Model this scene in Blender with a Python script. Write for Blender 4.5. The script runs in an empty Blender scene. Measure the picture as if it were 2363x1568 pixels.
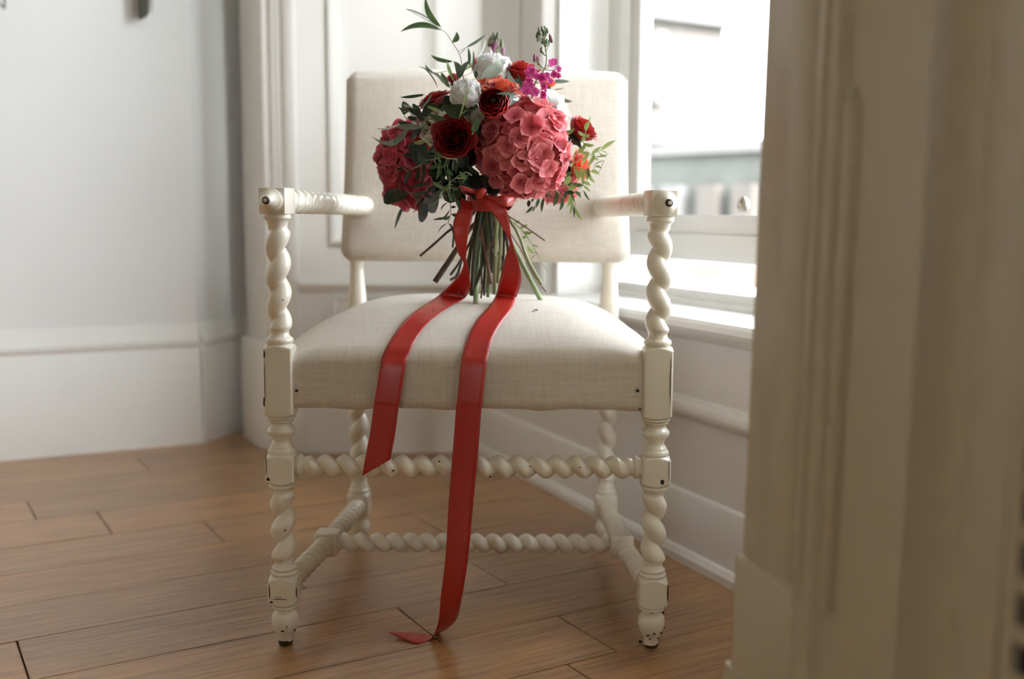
import bpy, bmesh, math, random
import numpy as np
from mathutils import Vector, Matrix, noise
random.seed(7)
PI = math.pi
sc = bpy.context.scene
col = sc.collection
# ------------------------------------------------------------------ camera
CH = .652
PITCH = math.radians(6.8); ROLL = math.radians(-.35); FPX = 2450.0
_r = Vector((1, 0, 0)); _f = Vector((0, math.cos(PITCH), -math.sin(PITCH))); _d = Vector((0, -math.sin(PITCH), -math.cos(PITCH)))
RGT = _r * math.cos(ROLL) + _d * math.sin(ROLL)
DWN = _d * math.cos(ROLL) - _r * math.sin(ROLL)
cd = bpy.data.cameras.new('camera'); cam = bpy.data.objects.new('camera', cd); col.objects.link(cam)
m = Matrix.Identity(4)
for i in range(3):
    m[i][0] = RGT[i]; m[i][1] = -DWN[i]; m[i][2] = -_f[i]
m[0][3], m[1][3], m[2][3] = 0, 0, CH
cam.matrix_world = m
cd.sensor_fit = 'HORIZONTAL'; cd.sensor_width = 36.0; cd.lens = FPX / 2363 * 36
cd.clip_start = .05; cd.clip_end = 200
cd.dof.use_dof = True; cd.dof.focus_distance = 1.59; cd.dof.aperture_fstop = 2.1
sc.camera = cam
# ------------------------------------------------------------------ world, light, exposure
w = bpy.data.worlds.new('world'); sc.world = w; w.use_nodes = True
wt = w.node_tree; bg = wt.nodes['Background']
tc = wt.nodes.new('ShaderNodeTexCoord'); sx = wt.nodes.new('ShaderNodeSeparateXYZ'); cr = wt.nodes.new('ShaderNodeValToRGB')
wt.links.new(tc.outputs['Generated'], sx.inputs[0]); wt.links.new(sx.outputs['Z'], cr.inputs[0]); wt.links.new(cr.outputs[0], bg.inputs['Color'])
cr.color_ramp.elements[0].position = .0; cr.color_ramp.elements[0].color = (1.0, 1.02, 1.05, 1)
cr.color_ramp.elements[1].position = .8; cr.color_ramp.elements[1].color = (.55, .60, .66, 1)
bg.inputs['Strength'].default_value = 13.0
# hazy sun: very soft, from the right and a little behind the photographer
sl = bpy.data.lights.new('hazy_sun', 'SUN'); sl.energy = 20.0; sl.angle = math.radians(34); sl.color = (.98, .99, 1.0)
so = bpy.data.objects.new('hazy_sun', sl); col.objects.link(so)
SUN_AZ, SUN_EL = math.radians(163), math.radians(22)
sd = Vector((math.sin(SUN_AZ) * math.cos(SUN_EL), math.cos(SUN_AZ) * math.cos(SUN_EL), math.sin(SUN_EL)))
so.rotation_euler = sd.to_track_quat('Z', 'Y').to_euler(); so.location = sd * 10
sc.view_settings.view_transform = 'Standard'; sc.view_settings.look = 'None'
sc.view_settings.gamma = 1.0; sc.view_settings.use_curve_mapping = False
sc.view_settings.exposure = 0.16
sc.cycles.max_bounces = 10; sc.cycles.diffuse_bounces = 6; sc.cycles.transparent_max_bounces = 12
sc.cycles.sample_clamp_indirect = 6.0
sc.cycles.caustics_reflective = False; sc.cycles.caustics_refractive = False


# ------------------------------------------------------------------ helpers
def ray(x, y):
    return RGT * ((x - 1181.5) / FPX) + DWN * ((y - 784) / FPX) + _f
def at(x, y, Y):
    """point of the room seen there at distance Y along the floor"""
    v = ray(x, y); return Vector((0, 0, CH)) + v * (Y / v.y)
def on_floor(x, y, z=0.0):
    v = ray(x, y); return Vector((0, 0, CH)) + v * ((z - CH) / v.z)
def link(name, me, mat=None, parent=None, smooth=None):
    o = bpy.data.objects.new(name, me); col.objects.link(o)
    if mat is not None:
        for mm in (mat if isinstance(mat, (list, tuple)) else [mat]):
            me.materials.append(mm)
    if parent is not None: o.parent = parent
    if smooth is not None:
        me.shade_smooth()
        if smooth < 180: me.set_sharp_from_angle(angle=math.radians(smooth))
    return o
def mesh(name, vs, fs, mat=None, parent=None, smooth=None, org=None):
    me = bpy.data.meshes.new(name)
    if org is None: me.from_pydata([tuple(v) for v in vs], [], fs)
    else: me.from_pydata([tuple(Vector(v) - org) for v in vs], [], fs)
    me.validate(); me.update()
    bm = bmesh.new(); bm.from_mesh(me); bmesh.ops.recalc_face_normals(bm, faces=bm.faces); bm.to_mesh(me); bm.free()
    o = link(name, me, mat, parent, smooth)
    if org is not None: o.location = org
    return o
def tag(o, label=None, cat=None, group=None, kind=None):
    if label: o['label'] = label
    if cat: o['category'] = cat
    if group: o['group'] = group
    if kind: o['kind'] = kind
    return o
def empty(name, loc=(0, 0, 0), parent=None):
    o = bpy.data.objects.new(name, None); col.objects.link(o); o.location = loc
    o.empty_display_size = .05
    if parent is not None: o.parent = parent
    return o
class MB:
    def __init__(s): s.v = []; s.f = []
    def add(s, vs, fs):
        b = len(s.v); s.v += [Vector(v) for v in vs]; s.f += [tuple(b + i for i in f) for f in fs]; return s
    def box(s, p0, ux, uy, uz):
        """box from corner p0 along three vectors"""
        p0, ux, uy, uz = map(Vector, (p0, ux, uy, uz))
        vs = [p0 + ux * a + uy * b + uz * c for c in (0, 1) for b in (0, 1) for a in (0, 1)]
        return s.add(vs, [(0, 2, 3, 1), (4, 5, 7, 6), (0, 1, 5, 4), (2, 6, 7, 3), (0, 4, 6, 2), (1, 3, 7, 5)])
    def prism(s, poly, z0, z1, shear=0.0):
        """plan polygon (x, y) raised from z0 to z1"""
        n = len(poly)
        vs = [(x + shear * z0, y, z0) for x, y in poly] + [(x + shear * z1, y, z1) for x, y in poly]
        return s.add(vs, [tuple(range(n))[::-1], tuple(range(n, 2 * n))] + [(i, (i + 1) % n, n + (i + 1) % n, n + i) for i in range(n)])
    def bar(s, prof, p0, p1, out):
        """closed profile of (out, z) offsets run from p0 to p1"""
        out = Vector(out); n = len(prof)
        vs = [Vector(p) + out * a + Vector((0, 0, b)) for p in (p0, p1) for a, b in prof]
        return s.add(vs, [tuple(range(n)), tuple(range(n, 2 * n))[::-1]] + [(i, n + i, n + (i + 1) % n, (i + 1) % n) for i in range(n)])
    def build(s, name, mat, parent=None, smooth=None, bevel=0):
        o = mesh(name, s.v, s.f, mat, parent, None)
        if bevel:
            bm = bmesh.new(); bm.from_mesh(o.data)
            es = [e for e in bm.edges if len(e.link_faces) == 2 and e.calc_face_angle(0) > .5]
            bmesh.ops.bevel(bm, geom=es, offset=bevel, segments=2, affect='EDGES', profile=.5)
            bm.to_mesh(o.data); bm.free()
        if smooth is not None:
            o.data.shade_smooth(); o.data.set_sharp_from_angle(angle=math.radians(smooth))
        return o
def frame_basis(ax):
    ax = ax.normalized(); h = Vector((0, 0, 1)) if abs(ax.z) < .9 else Vector((1, 0, 0))
    e1 = h.cross(ax).normalized(); return e1, ax.cross(e1)
def tube(pts, rad, seg=8, cap=True):
    """returns verts, faces of a tube along points with radius list"""
    pts = [Vector(p) for p in pts]; n = len(pts)
    if not isinstance(rad, (list, tuple)): rad = [rad] * n
    vs = []; fs = []; e1 = None
    for i, p in enumerate(pts):
        t = (pts[min(i + 1, n - 1)] - pts[max(i - 1, 0)]).normalized()
        if e1 is None: e1, e2 = frame_basis(t)
        else:
            e1 = (e1 - t * e1.dot(t)).normalized(); e2 = t.cross(e1)
        for k in range(seg):
            a = 2 * PI * k / seg; vs.append(p + (e1 * math.cos(a) + e2 * math.sin(a)) * rad[i])
    for i in range(n - 1):
        for k in range(seg):
            k2 = (k + 1) % seg
            fs.append((i * seg + k, i * seg + k2, (i + 1) * seg + k2, (i + 1) * seg + k))
    if cap: fs.append(tuple(range(seg))[::-1]); fs.append(tuple((n - 1) * seg + k for k in range(seg)))
    return vs, fs
def spline(pts, n):
    """Catmull-Rom through points (tuples of any size), n samples"""
    P = [np.array(p, float) for p in pts]
    P = [2 * P[0] - P[1]] + P + [2 * P[-1] - P[-2]]
    out = []; m_ = len(P) - 3
    for i in range(n):
        t = i / (n - 1) * m_; k = min(int(t), m_ - 1); t -= k
        a, b, c, d = P[k:k + 4]
        out.append(.5 * (2 * b + (c - a) * t + (2 * a - 5 * b + 4 * c - d) * t * t + (3 * b - a - 3 * c + d) * t ** 3))
    return out
# ------------------------------------------------------------------ materials
class NT:
    def __init__(s, name):
        s.m = bpy.data.materials.new(name); s.m.use_nodes = True; s.t = s.m.node_tree
        s.b = s.t.nodes['Principled BSDF']; s.out = s.t.nodes['Material Output']
    def n(s, typ, **kw):
        nd = s.t.nodes.new('ShaderNode' + typ)
        for k, v in kw.items():
            if k.startswith('i_'):
                key = k[2:].replace('_', ' ')
                key = int(key) if key.isdigit() else key
                nd.inputs[key].default_value = v
            else: setattr(nd, k, v)
        return nd
    def l(s, a, b): s.t.links.new(a, b)
    def coords(s, which='Object', scale=(1, 1, 1), rot=(0, 0, 0)):
        c = s.n('TexCoord'); mp = s.n('Mapping'); mp.inputs['Scale'].default_value = scale; mp.inputs['Rotation'].default_value = rot
        s.l(c.outputs[which], mp.inputs[0]); return mp.outputs[0]
    def ramp(s, src, stops):
        r = s.n('ValToRGB'); e = r.color_ramp.elements
        while len(e) < len(stops): e.new(.5)
        for i, (p, c) in enumerate(stops):
            e[i].position = p; e[i].color = c if len(c) == 4 else (*c, 1)
        s.l(src, r.inputs[0]); return r.outputs[0]
    def mix(s, fac, a, b, mode='MIX'):
        x = s.n('Mix', data_type='RGBA', blend_type=mode)
        for sock, v in ((x.inputs[0], fac), (x.inputs[6], a), (x.inputs[7], b)):
            if hasattr(v, 'links'): s.l(v, sock)
            else: sock.default_value = v if not isinstance(v, tuple) or len(v) == 4 else (*v, 1)
        return x.outputs[2]
    def bump(s, h, strength=.3, dist=.001):
        b = s.n('Bump'); b.inputs['Strength'].default_value = strength; b.inputs['Distance'].default_value = dist
        s.l(h, b.inputs['Height']); s.l(b.outputs[0], s.b.inputs['Normal']); return b
    def base(s, v):
        if hasattr(v, 'links'): s.l(v, s.b.inputs['Base Color'])
        else: s.b.inputs['Base Color'].default_value = (*v, 1) if len(v) == 3 else v
def simple(name, c, rough=.5, bump=0, bscale=200, var=0, **kw):
    n = NT(name); n.b.inputs['Roughness'].default_value = rough
    nz = n.n('TexNoise'); nz.inputs['Scale'].default_value = bscale; n.l(n.coords(), nz.inputs['Vector'])
    if var:
        v2 = n.n('TexNoise'); v2.inputs['Scale'].default_value = 3; v2.inputs['Detail'].default_value = 4; n.l(n.coords(), v2.inputs['Vector'])
        n.base(n.ramp(v2.outputs[0], [(.3, tuple(x * (1 - var) for x in c)), (.7, tuple(min(1, x * (1 + var)) for x in c))]))
    else: n.base(c)
    if bump: n.bump(nz.outputs[0], bump, .0006)
    for k, v in kw.items(): n.b.inputs[k.replace('_', ' ')].default_value = v
    return n.m
M = {}
M['wall'] = simple('painted_plaster', (.78, .79, .79), .55, .15, 160, .015)
M['trim'] = simple('painted_joinery', (.80, .80, .785), .38, .08, 60, .015)
M['jamb'] = simple('painted_joinery_shaded', (.49, .435, .32), .42, .1, 60, .02)  # joinery paint darkened and warmed, shade of the near casing in its colour
M['room'] = simple('warm_plaster', (.66, .60, .42), .7, .1, 90, .03)
M['ceil'] = simple('ceiling_plaster', (.76, .72, .65), .7, .1, 90, .02)
M['sash'] = simple('window_paint', (.82, .82, .81), .3, .05, 60, .01)
M['metal'] = simple('dark_bronze', (.035, .032, .022), .35, .2, 200, 0, Metallic=.6)
M['brass'] = simple('window_brass', (.45, .42, .36), .3, .1, 200, 0, Metallic=.9)
M['void'] = simple('grille_recess', (.006, .007, .005), .8)
M['stone'] = simple('pale_sandstone', (.100, .088, .078), .8, .3, 20, .12)
M['stone2'] = simple('pale_string_course', (.135, .13, .125), .8, .3, 20, .05)
M['slate'] = simple('weathered_render', (.070, .074, .066), .8, .3, 20, .2)
M['lawn'] = simple('lawn', (.09, .10, .06), .9, .3, 60, .2)
M['hedge'] = simple('hedge_foliage', (.055, .075, .055), .8, .3, 60, .3)
# glass: thin, nearly clear
g = NT('window_glass'); tr = g.n('BsdfTransparent'); gl = g.n('BsdfGlossy'); gl.inputs['Roughness'].default_value = .02
tr.inputs[0].default_value = (.97, .98, .98, 1)
fr = g.n('Fresnel'); fr.inputs[0].default_value = 1.15; mx = g.n('MixShader'); g.l(fr.outputs[0], mx.inputs[0]); g.l(tr.outputs[0], mx.inputs[1]); g.l(gl.outputs[0], mx.inputs[2]); g.l(mx.outputs[0], g.out.inputs[0]); M['glass'] = g.m
# oak planks
def oak():
    n = NT('oiled_oak')
    oi = n.n('ObjectInfo')
    c = n.n('TexCoord'); mp = n.n('Mapping')
    n.l(c.outputs['Object'], mp.inputs[0])
    # shift grain per plank
    cmb = n.n('CombineXYZ'); mu = n.n('Math', operation='MULTIPLY'); mu.inputs[1].default_value = 37.0
    n.l(oi.outputs['Random'], mu.inputs[0]); n.l(mu.outputs[0], cmb.inputs[0]); n.l(mu.outputs[0], cmb.inputs[1]); n.l(mu.outputs[0], cmb.inputs[2]); n.l(cmb.outputs[0], mp.inputs['Location'])
    def sc_(v, s):
        m_ = n.n('Mapping'); m_.inputs['Scale'].default_value = s; n.l(v, m_.inputs[0]); return m_.outputs[0]
    P = mp.outputs[0]
    warp = n.n('TexNoise'); warp.inputs['Scale'].default_value = 2.4; warp.inputs['Detail'].default_value = 3; n.l(sc_(P, (1.2, 6, 1)), warp.inputs['Vector'])
    wadd = n.mix(.13, P, warp.outputs['Color'], 'ADD')
    rings = n.n('TexWave', wave_type='BANDS', bands_direction='Y', wave_profile='SAW'); rings.inputs['Scale'].default_value = 13; rings.inputs['Distortion'].default_value = 7; rings.inputs['Detail'].default_value = 3; rings.inputs['Detail Scale'].default_value = .8
    n.l(sc_(wadd, (.16, 1, 1)), rings.inputs['Vector'])
    grain = n.n('TexNoise'); grain.inputs['Scale'].default_value = 90; grain.inputs['Detail'].default_value = 6; grain.inputs['Roughness'].default_value = .65; n.l(sc_(P, (.07, 1.6, 1)), grain.inputs['Vector'])
    blotch = n.n('TexNoise'); blotch.inputs['Scale'].default_value = 3.5; blotch.inputs['Detail'].default_value = 4; n.l(sc_(P, (.8, 2.2, 1)), blotch.inputs['Vector'])
    c1 = n.ramp(rings.outputs[0], [(0, (.34, .205, .112)), (.55, (.40, .25, .145)), (.90, (.46, .30, .18)), (1, (.15, .08, .042))])
    c2 = n.mix(.70, c1, n.ramp(grain.outputs[0], [(.38, (.12, .062, .03)), (.47, (.33, .20, .115)), (.56, (.44, .285, .17)), (.68, (.56, .385, .245))]))
    c3 = n.mix(.32, c2, n.ramp(blotch.outputs[0], [(.3, (.23, .16, .11)), (.5, (.40, .255, .15)), (.7, (.50, .33, .20))]))
    # per plank tone
    tone = n.ramp(oi.outputs['Random'], [(0, (.78, .76, .74)), (.5, (1, 1, 1)), (1, (1.0, .94, .86))])
    c4 = n.mix(1.0, c3, tone, 'MULTIPLY')
    # knots
    vo = n.n('TexVoronoi'); vo.inputs['Scale'].default_value = 2.6; n.l(sc_(P, (1, 1.7, 1)), vo.inputs['Vector'])
    kn = n.ramp(vo.outputs['Distance'], [(.012, (1, 1, 1)), (.045, (0, 0, 0))])
    c4 = n.mix(1.0, c4, (1.0, .82, .54), 'MULTIPLY'); c5 = n.mix(kn, c4, (.035, .024, .016))
    n.base(c5)
    rr = n.n('MapRange'); rr.inputs[3].default_value = .34; rr.inputs[4].default_value = .52; n.l(grain.outputs[0], rr.inputs[0]); n.l(rr.outputs[0], n.b.inputs['Roughness'])
    n.b.inputs['Specular IOR Level'].default_value = .5; n.b.inputs['Coat Weight'].default_value = .5; n.b.inputs['Coat Roughness'].default_value = .24; n.b.inputs['Coat IOR'].default_value = 1.8
    n.bump(grain.outputs[0], .35, .0006)
    return n.m
M['oak'] = oak()
M['subfloor'] = simple('dark_subfloor', (.012, .009, .007), .9)
# chair paint with chips
def chair_paint():
    n = NT('cream_gloss_paint'); P = n.coords()
    nz = n.n('TexNoise'); nz.inputs['Scale'].default_value = 26; nz.inputs['Detail'].default_value = 5; nz.inputs['Roughness'].default_value = .6; n.l(P, nz.inputs['Vector'])
    geo = n.n('NewGeometry'); sp = n.n('SeparateXYZ'); n.l(geo.outputs['Position'], sp.inputs[0])
    low = n.n('MapRange'); low.inputs[1].default_value = .075; low.inputs[2].default_value = .0; low.inputs[3].default_value = 0; low.inputs[4].default_value = .085; n.l(sp.outputs['Z'], low.inputs[0])
    foot = n.n('MapRange'); foot.inputs[1].default_value = .012; foot.inputs[2].default_value = .002; foot.inputs[3].default_value = 0; foot.inputs[4].default_value = .3; n.l(sp.outputs['Z'], foot.inputs[0])
    ad = n.n('Math', operation='ADD'); n.l(nz.outputs[0], ad.inputs[0]); n.l(low.outputs[0], ad.inputs[1])
    ad2 = n.n('Math', operation='ADD'); n.l(ad.outputs[0], ad2.inputs[0]); n.l(foot.outputs[0], ad2.inputs[1])
    chip = n.ramp(ad2.outputs[0], [(.735, (0, 0, 0)), (.742, (1, 1, 1))])
    dirt = n.n('TexNoise'); dirt.inputs['Scale'].default_value = 12; n.l(P, dirt.inputs['Vector'])
    basec = n.ramp(dirt.outputs[0], [(.35, (.74, .69, .58)), (.6, (.81, .77, .67))])
    n.base(n.mix(chip, basec, (.018, .010, .007)))
    n.b.inputs['Roughness'].default_value = .30
    fb = n.n('TexNoise'); fb.inputs['Scale'].default_value = 140; fb.inputs['Detail'].default_value = 2; n.l(P, fb.inputs['Vector'])
    sub = n.mix(chip, fb.outputs['Color'], (-1, -1, -1)); n.bump(sub, .16, .0008)
    n.b.inputs['Coat Weight'].default_value = .6; n.b.inputs['Coat Roughness'].default_value = .14
    return n.m
M['paint'] = chair_paint()
M['chip'] = simple('exposed_dark_wood', (.02, .009, .006), .6)
def linen():
    n = NT('natural_linen'); P = n.coords()
    nz = n.n('TexNoise'); nz.inputs['Scale'].default_value = 40; nz.inputs['Detail'].default_value = 3; n.l(P, nz.inputs['Vector'])
    sp = n.n('SeparateXYZ'); ad = n.mix(.0016, P, nz.outputs['Color'], 'ADD'); n.l(ad, sp.inputs[0])
    def th(sock, k, sq=None):
        m1 = n.n('Math', operation='MULTIPLY'); m1.inputs[1].default_value = 2 * PI / k; n.l(sock, m1.inputs[0])
        s1 = n.n('Math', operation='SINE'); n.l(m1.outputs[0], s1.inputs[0]); return s1.outputs[0]
    yz = n.n('Math', operation='ADD'); n.l(sp.outputs['Y'], yz.inputs[0]); n.l(sp.outputs['Z'], yz.inputs[1])
    a = th(sp.outputs['X'], .0017); b = th(yz.outputs[0], .0017)
    mul = n.n('Math', operation='MULTIPLY'); n.l(a, mul.inputs[0]); n.l(b, mul.inputs[1])
    thick = n.n('TexNoise'); thick.inputs['Scale'].default_value = 1; thick.inputs['Detail'].default_value = 2
    mp = n.n('Mapping'); mp.inputs['Scale'].default_value = (500, 25, 25); n.l(P, mp.inputs[0]); n.l(mp.outputs[0], thick.inputs['Vector'])
    thick2 = n.n('TexNoise'); thick2.inputs['Scale'].default_value = 1; thick2.inputs['Detail'].default_value = 2
    mp2 = n.n('Mapping'); mp2.inputs['Scale'].default_value = (25, 450, 450); n.l(P, mp2.inputs[0]); n.l(mp2.outputs[0], thick2.inputs['Vector'])
    slub = n.mix(.5, thick.outputs['Color'], thick2.outputs['Color'])
    hole = n.ramp(mul.outputs[0], [(.0, (.50, .42, .31)), (.3, (.76, .70, .61)), (.9, (.86, .82, .75))])
    n.base(n.mix(.45, hole, n.ramp(slub, [(.38, (.64, .565, .475)), (.6, (.88, .845, .78))])))
    n.b.inputs['Roughness'].default_value = .85; n.b.inputs['Sheen Weight'].default_value = .25; n.b.inputs['Sheen Roughness'].default_value = .5
    lump = n.mix(.5, mul.outputs[0], slub)
    n.bump(lump, .5, .0011)
    return n.m
M['linen'] = linen()
def satin():
    n = NT('red_satin'); P = n.coords()
    nz = n.n('TexNoise'); nz.inputs['Scale'].default_value = 600; n.l(P, nz.inputs['Vector'])
    n.base((.40, .010, .006)); n.b.inputs['Roughness'].default_value = .36
    n.b.inputs['Specular IOR Level'].default_value = .75; n.b.inputs['Sheen Weight'].default_value = .12; n.b.inputs['Sheen Roughness'].default_value = .35
    n.b.inputs['Sheen Tint'].default_value = (1, .3, .16, 1)
    n.bump(nz.outputs[0], .12, .0003); return n.m
M['satin'] = satin()
def petal(name, c0, c1, rough=.55, trans=.25, vein=0.0, sheen=.3, rim=None, centre=None):
    """petal: colour varies over noise; some light passes through"""
    n = NT(name); P = n.coords()
    nz = n.n('TexNoise'); nz.inputs['Scale'].default_value = 45; nz.inputs['Detail'].default_value = 3; n.l(P, nz.inputs['Vector'])
    oi = n.n('ObjectInfo'); av = n.n('Math', operation='MULTIPLY_ADD'); av.inputs[1].default_value = .35; n.l(oi.outputs['Random'], av.inputs[0])
    s2 = n.n('Math', operation='MULTIPLY_ADD'); s2.inputs[1].default_value = .9; s2.inputs[2].default_value = -.12; n.l(nz.outputs[0], s2.inputs[0]); n.l(s2.outputs[0], av.inputs[2])
    c = n.ramp(av.outputs[0], [(.25, c0), (.75, c1)])
    if rim:
        at_ = n.n('Attribute', attribute_name='rim'); c = n.mix(n.ramp(at_.outputs['Fac'], [(.72, (0, 0, 0)), (1, (1, 1, 1))]), c, rim)
    if centre:
        ln = n.n('VectorMath', operation='LENGTH'); n.l(n.coords(), ln.inputs[0]); c = n.mix(n.ramp(ln.outputs['Value'], [(.05, (1, 1, 1)), (.75, (0, 0, 0))]), c, centre)
        c = n.mix(n.ramp(ln.outputs['Value'], [(.78, (0, 0, 0)), (1.1, (.55, .55, .55))]), c, rim_of)
    n.base(c); n.b.inputs['Roughness'].default_value = rough; n.b.inputs['Sheen Weight'].default_value = sheen; n.b.inputs['Specular IOR Level'].default_value = .3
    fb = n.n('TexNoise'); fb.inputs['Scale'].default_value = 220; n.l(P, fb.inputs['Vector']); n.bump(fb.outputs[0], .25, .0008)
    t = n.n('BsdfTranslucent'); n.l(c, t.inputs[0]); mx = n.n('MixShader'); mx.inputs[0].default_value = trans
    n.l(n.b.outputs[0], mx.inputs[1]); n.l(t.outputs[0], mx.inputs[2]); n.l(mx.outputs[0], n.out.inputs[0])
    return n.m
rim_of = (.93, .42, .42)
M['pink'] = petal('hydrangea_pink', (.60, .06, .095), (.85, .25, .26), .5, .28, centre=(.42, .02, .05))
rim_of = (.70, .12, .17)
M['pink_shaded'] = petal('hydrangea_shaded', (.34, .014, .035), (.62, .075, .11), .5, .22, centre=(.20, .006, .018))  # same pink darkened, puts the left head's shade into its colour
M['rose_red'] = petal('deep_red_petal', (.060, .002, .003), (.13, .004, .005), .55, .10, sheen=0, rim=(.26, .010, .012))
M['crimson'] = petal('crimson_petal', (.16, .005, .006), (.30, .010, .010), .5, .18, sheen=.05, rim=(.50, .03, .025))
M['orange'] = petal('orange_red_petal', (.52, .035, .014), (.74, .085, .028), .5, .25, rim=(.88, .20, .10))
M['white'] = petal('white_petal', (.80, .79, .76), (.88, .88, .87), .6, .3)
M['cream'] = petal('cream_petal', (.66, .61, .47), (.80, .77, .66), .6, .3)
M['magenta'] = petal('magenta_petal', (.48, .028, .20), (.74, .14, .44), .5, .3)
M['plum'] = petal('plum_bud', (.19, .03, .10), (.42, .14, .30), .5, .15)
M['bud'] = petal('green_bud', (.09, .12, .07), (.20, .25, .15), .6, .1)
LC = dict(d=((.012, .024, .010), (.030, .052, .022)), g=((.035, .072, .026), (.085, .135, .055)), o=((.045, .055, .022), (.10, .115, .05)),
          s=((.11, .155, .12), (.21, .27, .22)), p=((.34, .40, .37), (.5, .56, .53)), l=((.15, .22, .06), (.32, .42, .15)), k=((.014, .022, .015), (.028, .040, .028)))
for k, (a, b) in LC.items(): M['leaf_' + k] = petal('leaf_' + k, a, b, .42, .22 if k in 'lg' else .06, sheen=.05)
M['stem_g'] = petal('green_stem', (.13, .19, .075), (.30, .38, .19), .5, 0)
M['stem_d'] = petal('dark_green_stem', (.018, .028, .014), (.05, .07, .032), .5, 0)
M['stem_b'] = petal('woody_stem', (.03, .018, .010), (.085, .05, .03), .6, 0)
M['stem_r'] = petal('reddish_stem', (.10, .035, .022), (.20, .085, .055), .5, 0)
M['cut'] = simple('cut_stem_end', (.42, .42, .28), .7)

# ------------------------------------------------------------------ the room
A0 = Vector((-.085, 2.872, 0)); SU = Vector((.419, -.908, 0)).normalized(); SN = Vector((-.908, -.419, 0)).normalized()
def W(s, n, z=0): return A0 + SU * s + SN * n + Vector((0, 0, z))
LA = Vector((-1.342, 2.728, 0)); LB = Vector((-.884, 2.960, 0)); LU = (LB - LA).normalized(); LN = Vector((LU.y, -LU.x, 0))
LE = LA - LU * 1.9
HT = 2.75
# floor: sub floor + planks
fa = math.radians(59.3); FU = Vector((math.sin(fa), math.cos(fa), 0)); FV = Vector((math.cos(fa), -math.sin(fa), 0))
flo = MB().prism([(-3.4, -3.2), (.78, -3.2), (.68, .75), (.72, 1.25), (W(-.02, -.08).x, W(-.02, -.08).y), (-.72, 3.5), (-1.1, 3.5), (-3.4, 2.2)], -.05, -.022).build('floor', M['subfloor'])
tag(flo, kind='structure')
def clip(poly, P, N):
    out = []
    for i in range(len(poly)):
        a, b = poly[i], poly[(i + 1) % len(poly)]; da, db = (a - P).dot(N), (b - P).dot(N)
        if da >= 0: out.append(a)
        if da * db < 0: out.append(a + (b - a) * (da / (da - db)))
    return out
rows = {}
joints = {-1.2: [.917], -1.393: [.705], -1.556: [.921, .146], -1.7165: [.607], -1.878: [.963], -2.047: [.556], -2.213: [.374]}
vs_ = [-1.229 + .1635 * k for k in range(1, 16)][::-1] + [-1.229, -1.393, -1.556, -1.7165, -1.878, -2.047, -2.213, -2.395, -2.56, -2.724, -2.888, -3.05, -3.21, -3.37, -3.53]
known = {(-1.229, -1.393): [.917], (-1.393, -1.556): [.705], (-1.556, -1.7165): [.146, .921], (-1.7165, -1.878): [.607], (-1.878, -2.047): [.963], (-2.047, -2.213): [.556], (-2.213, -2.395): [.374]}
rj = random.Random(3)
for i in range(len(vs_) - 1):
    v1, v0 = vs_[i], vs_[i + 1]
    js = list(known.get((v1, v0), [rj.uniform(-.5, 1.0)]))
    while min(js) > -3.9: js.append(min(js) - rj.uniform(.95, 1.7))
    while max(js) < 3.0: js.append(max(js) + rj.uniform(.95, 1.7))
    js.sort()
    for a, b in zip(js, js[1:]):
        g_ = .0011
        pl_ = [FU * p + FV * q for p, q in ((a + g_, v0 + g_), (b - g_, v0 + g_), (b - g_, v1 - g_), (a + g_, v1 - g_))]
        for P_, N_ in ((W(0, -.03), SN), (Vector((-3.2, 0, 0)), Vector((1, 0, 0))), (Vector((0, -3.0, 0)), Vector((0, 1, 0))), (Vector((0, 3.3, 0)), Vector((0, -1, 0))), (LA + LN * -.3, LN)):
            pl_ = clip(pl_, P_, N_)
            if len(pl_) < 3: break
        if len(pl_) < 3: continue
        c = sum(pl_, Vector()) / len(pl_)
        n = len(pl_); e = .0016; rot = Matrix.Rotation(-(PI / 2 - fa), 3, 'Z')
        def loc(p): d = p - c; return Vector((d.dot(FU), d.dot(FV), d.z))
        top = [p + (c - p).normalized() * e * 1.3 for p in pl_]
        zt = rj.uniform(-.0004, .0002)
        V = [loc(p + Vector((0, 0, -.02))) for p in pl_] + [loc(p + Vector((0, 0, -e + zt))) for p in pl_] + [loc(p + Vector((0, 0, zt))) for p in top]
        F = [tuple(range(2 * n, 3 * n))] + [(i_, (i_ + 1) % n, n + (i_ + 1) % n, n + i_) for i_ in range(n)] + [(n + i_, n + (i_ + 1) % n, 2 * n + (i_ + 1) % n, 2 * n + i_) for i_ in range(n)]
        o = mesh('plank', V, F, M['oak'], flo)
        o.location = c; o.rotation_euler = (0, 0, math.atan2(FU.y, FU.x))
        # local y axis should be FV: FU rotated by -90 deg, so flip
        for vtx in o.data.vertices: vtx.co.y *= -1
        o.data.flip_normals()

def structure(o): return tag(o, kind='structure')
# left wall
wl = structure(MB().box(LE + LN * -.12, LU * (LB - LE).length, LN * .12, (0, 0, HT)).build('wall_left', M['wall']))
LB2 = LB + Vector((.095, .27, 0)); LU2 = (LB2 - LB).normalized(); LN2 = Vector((LU2.y, -LU2.x, 0))
wl2 = structure(MB().box(LB + LN2 * -.1 , (LB2 - LB) * 1.65, LN2 * .1, (0, 0, HT)).build('wall_recess', M['wall']))
SK = [(0, 0), (.018, 0), (.018, .262), (.014, .268), (.014, .276), (.022, .284), (.022, .296), (.012, .306), (.010, .322), (.004, .338), (0, .340)]
bl = MB(); bl.bar(SK, LE, LB + LU * .003, LN); structure(bl.build('baseboard_left', M['trim'], None, 40))
bl = MB(); bl.bar(SK, LB, LB + LU2 * .42, LN2); structure(bl.build('baseboard_recess', M['trim'], None, 40))
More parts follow.
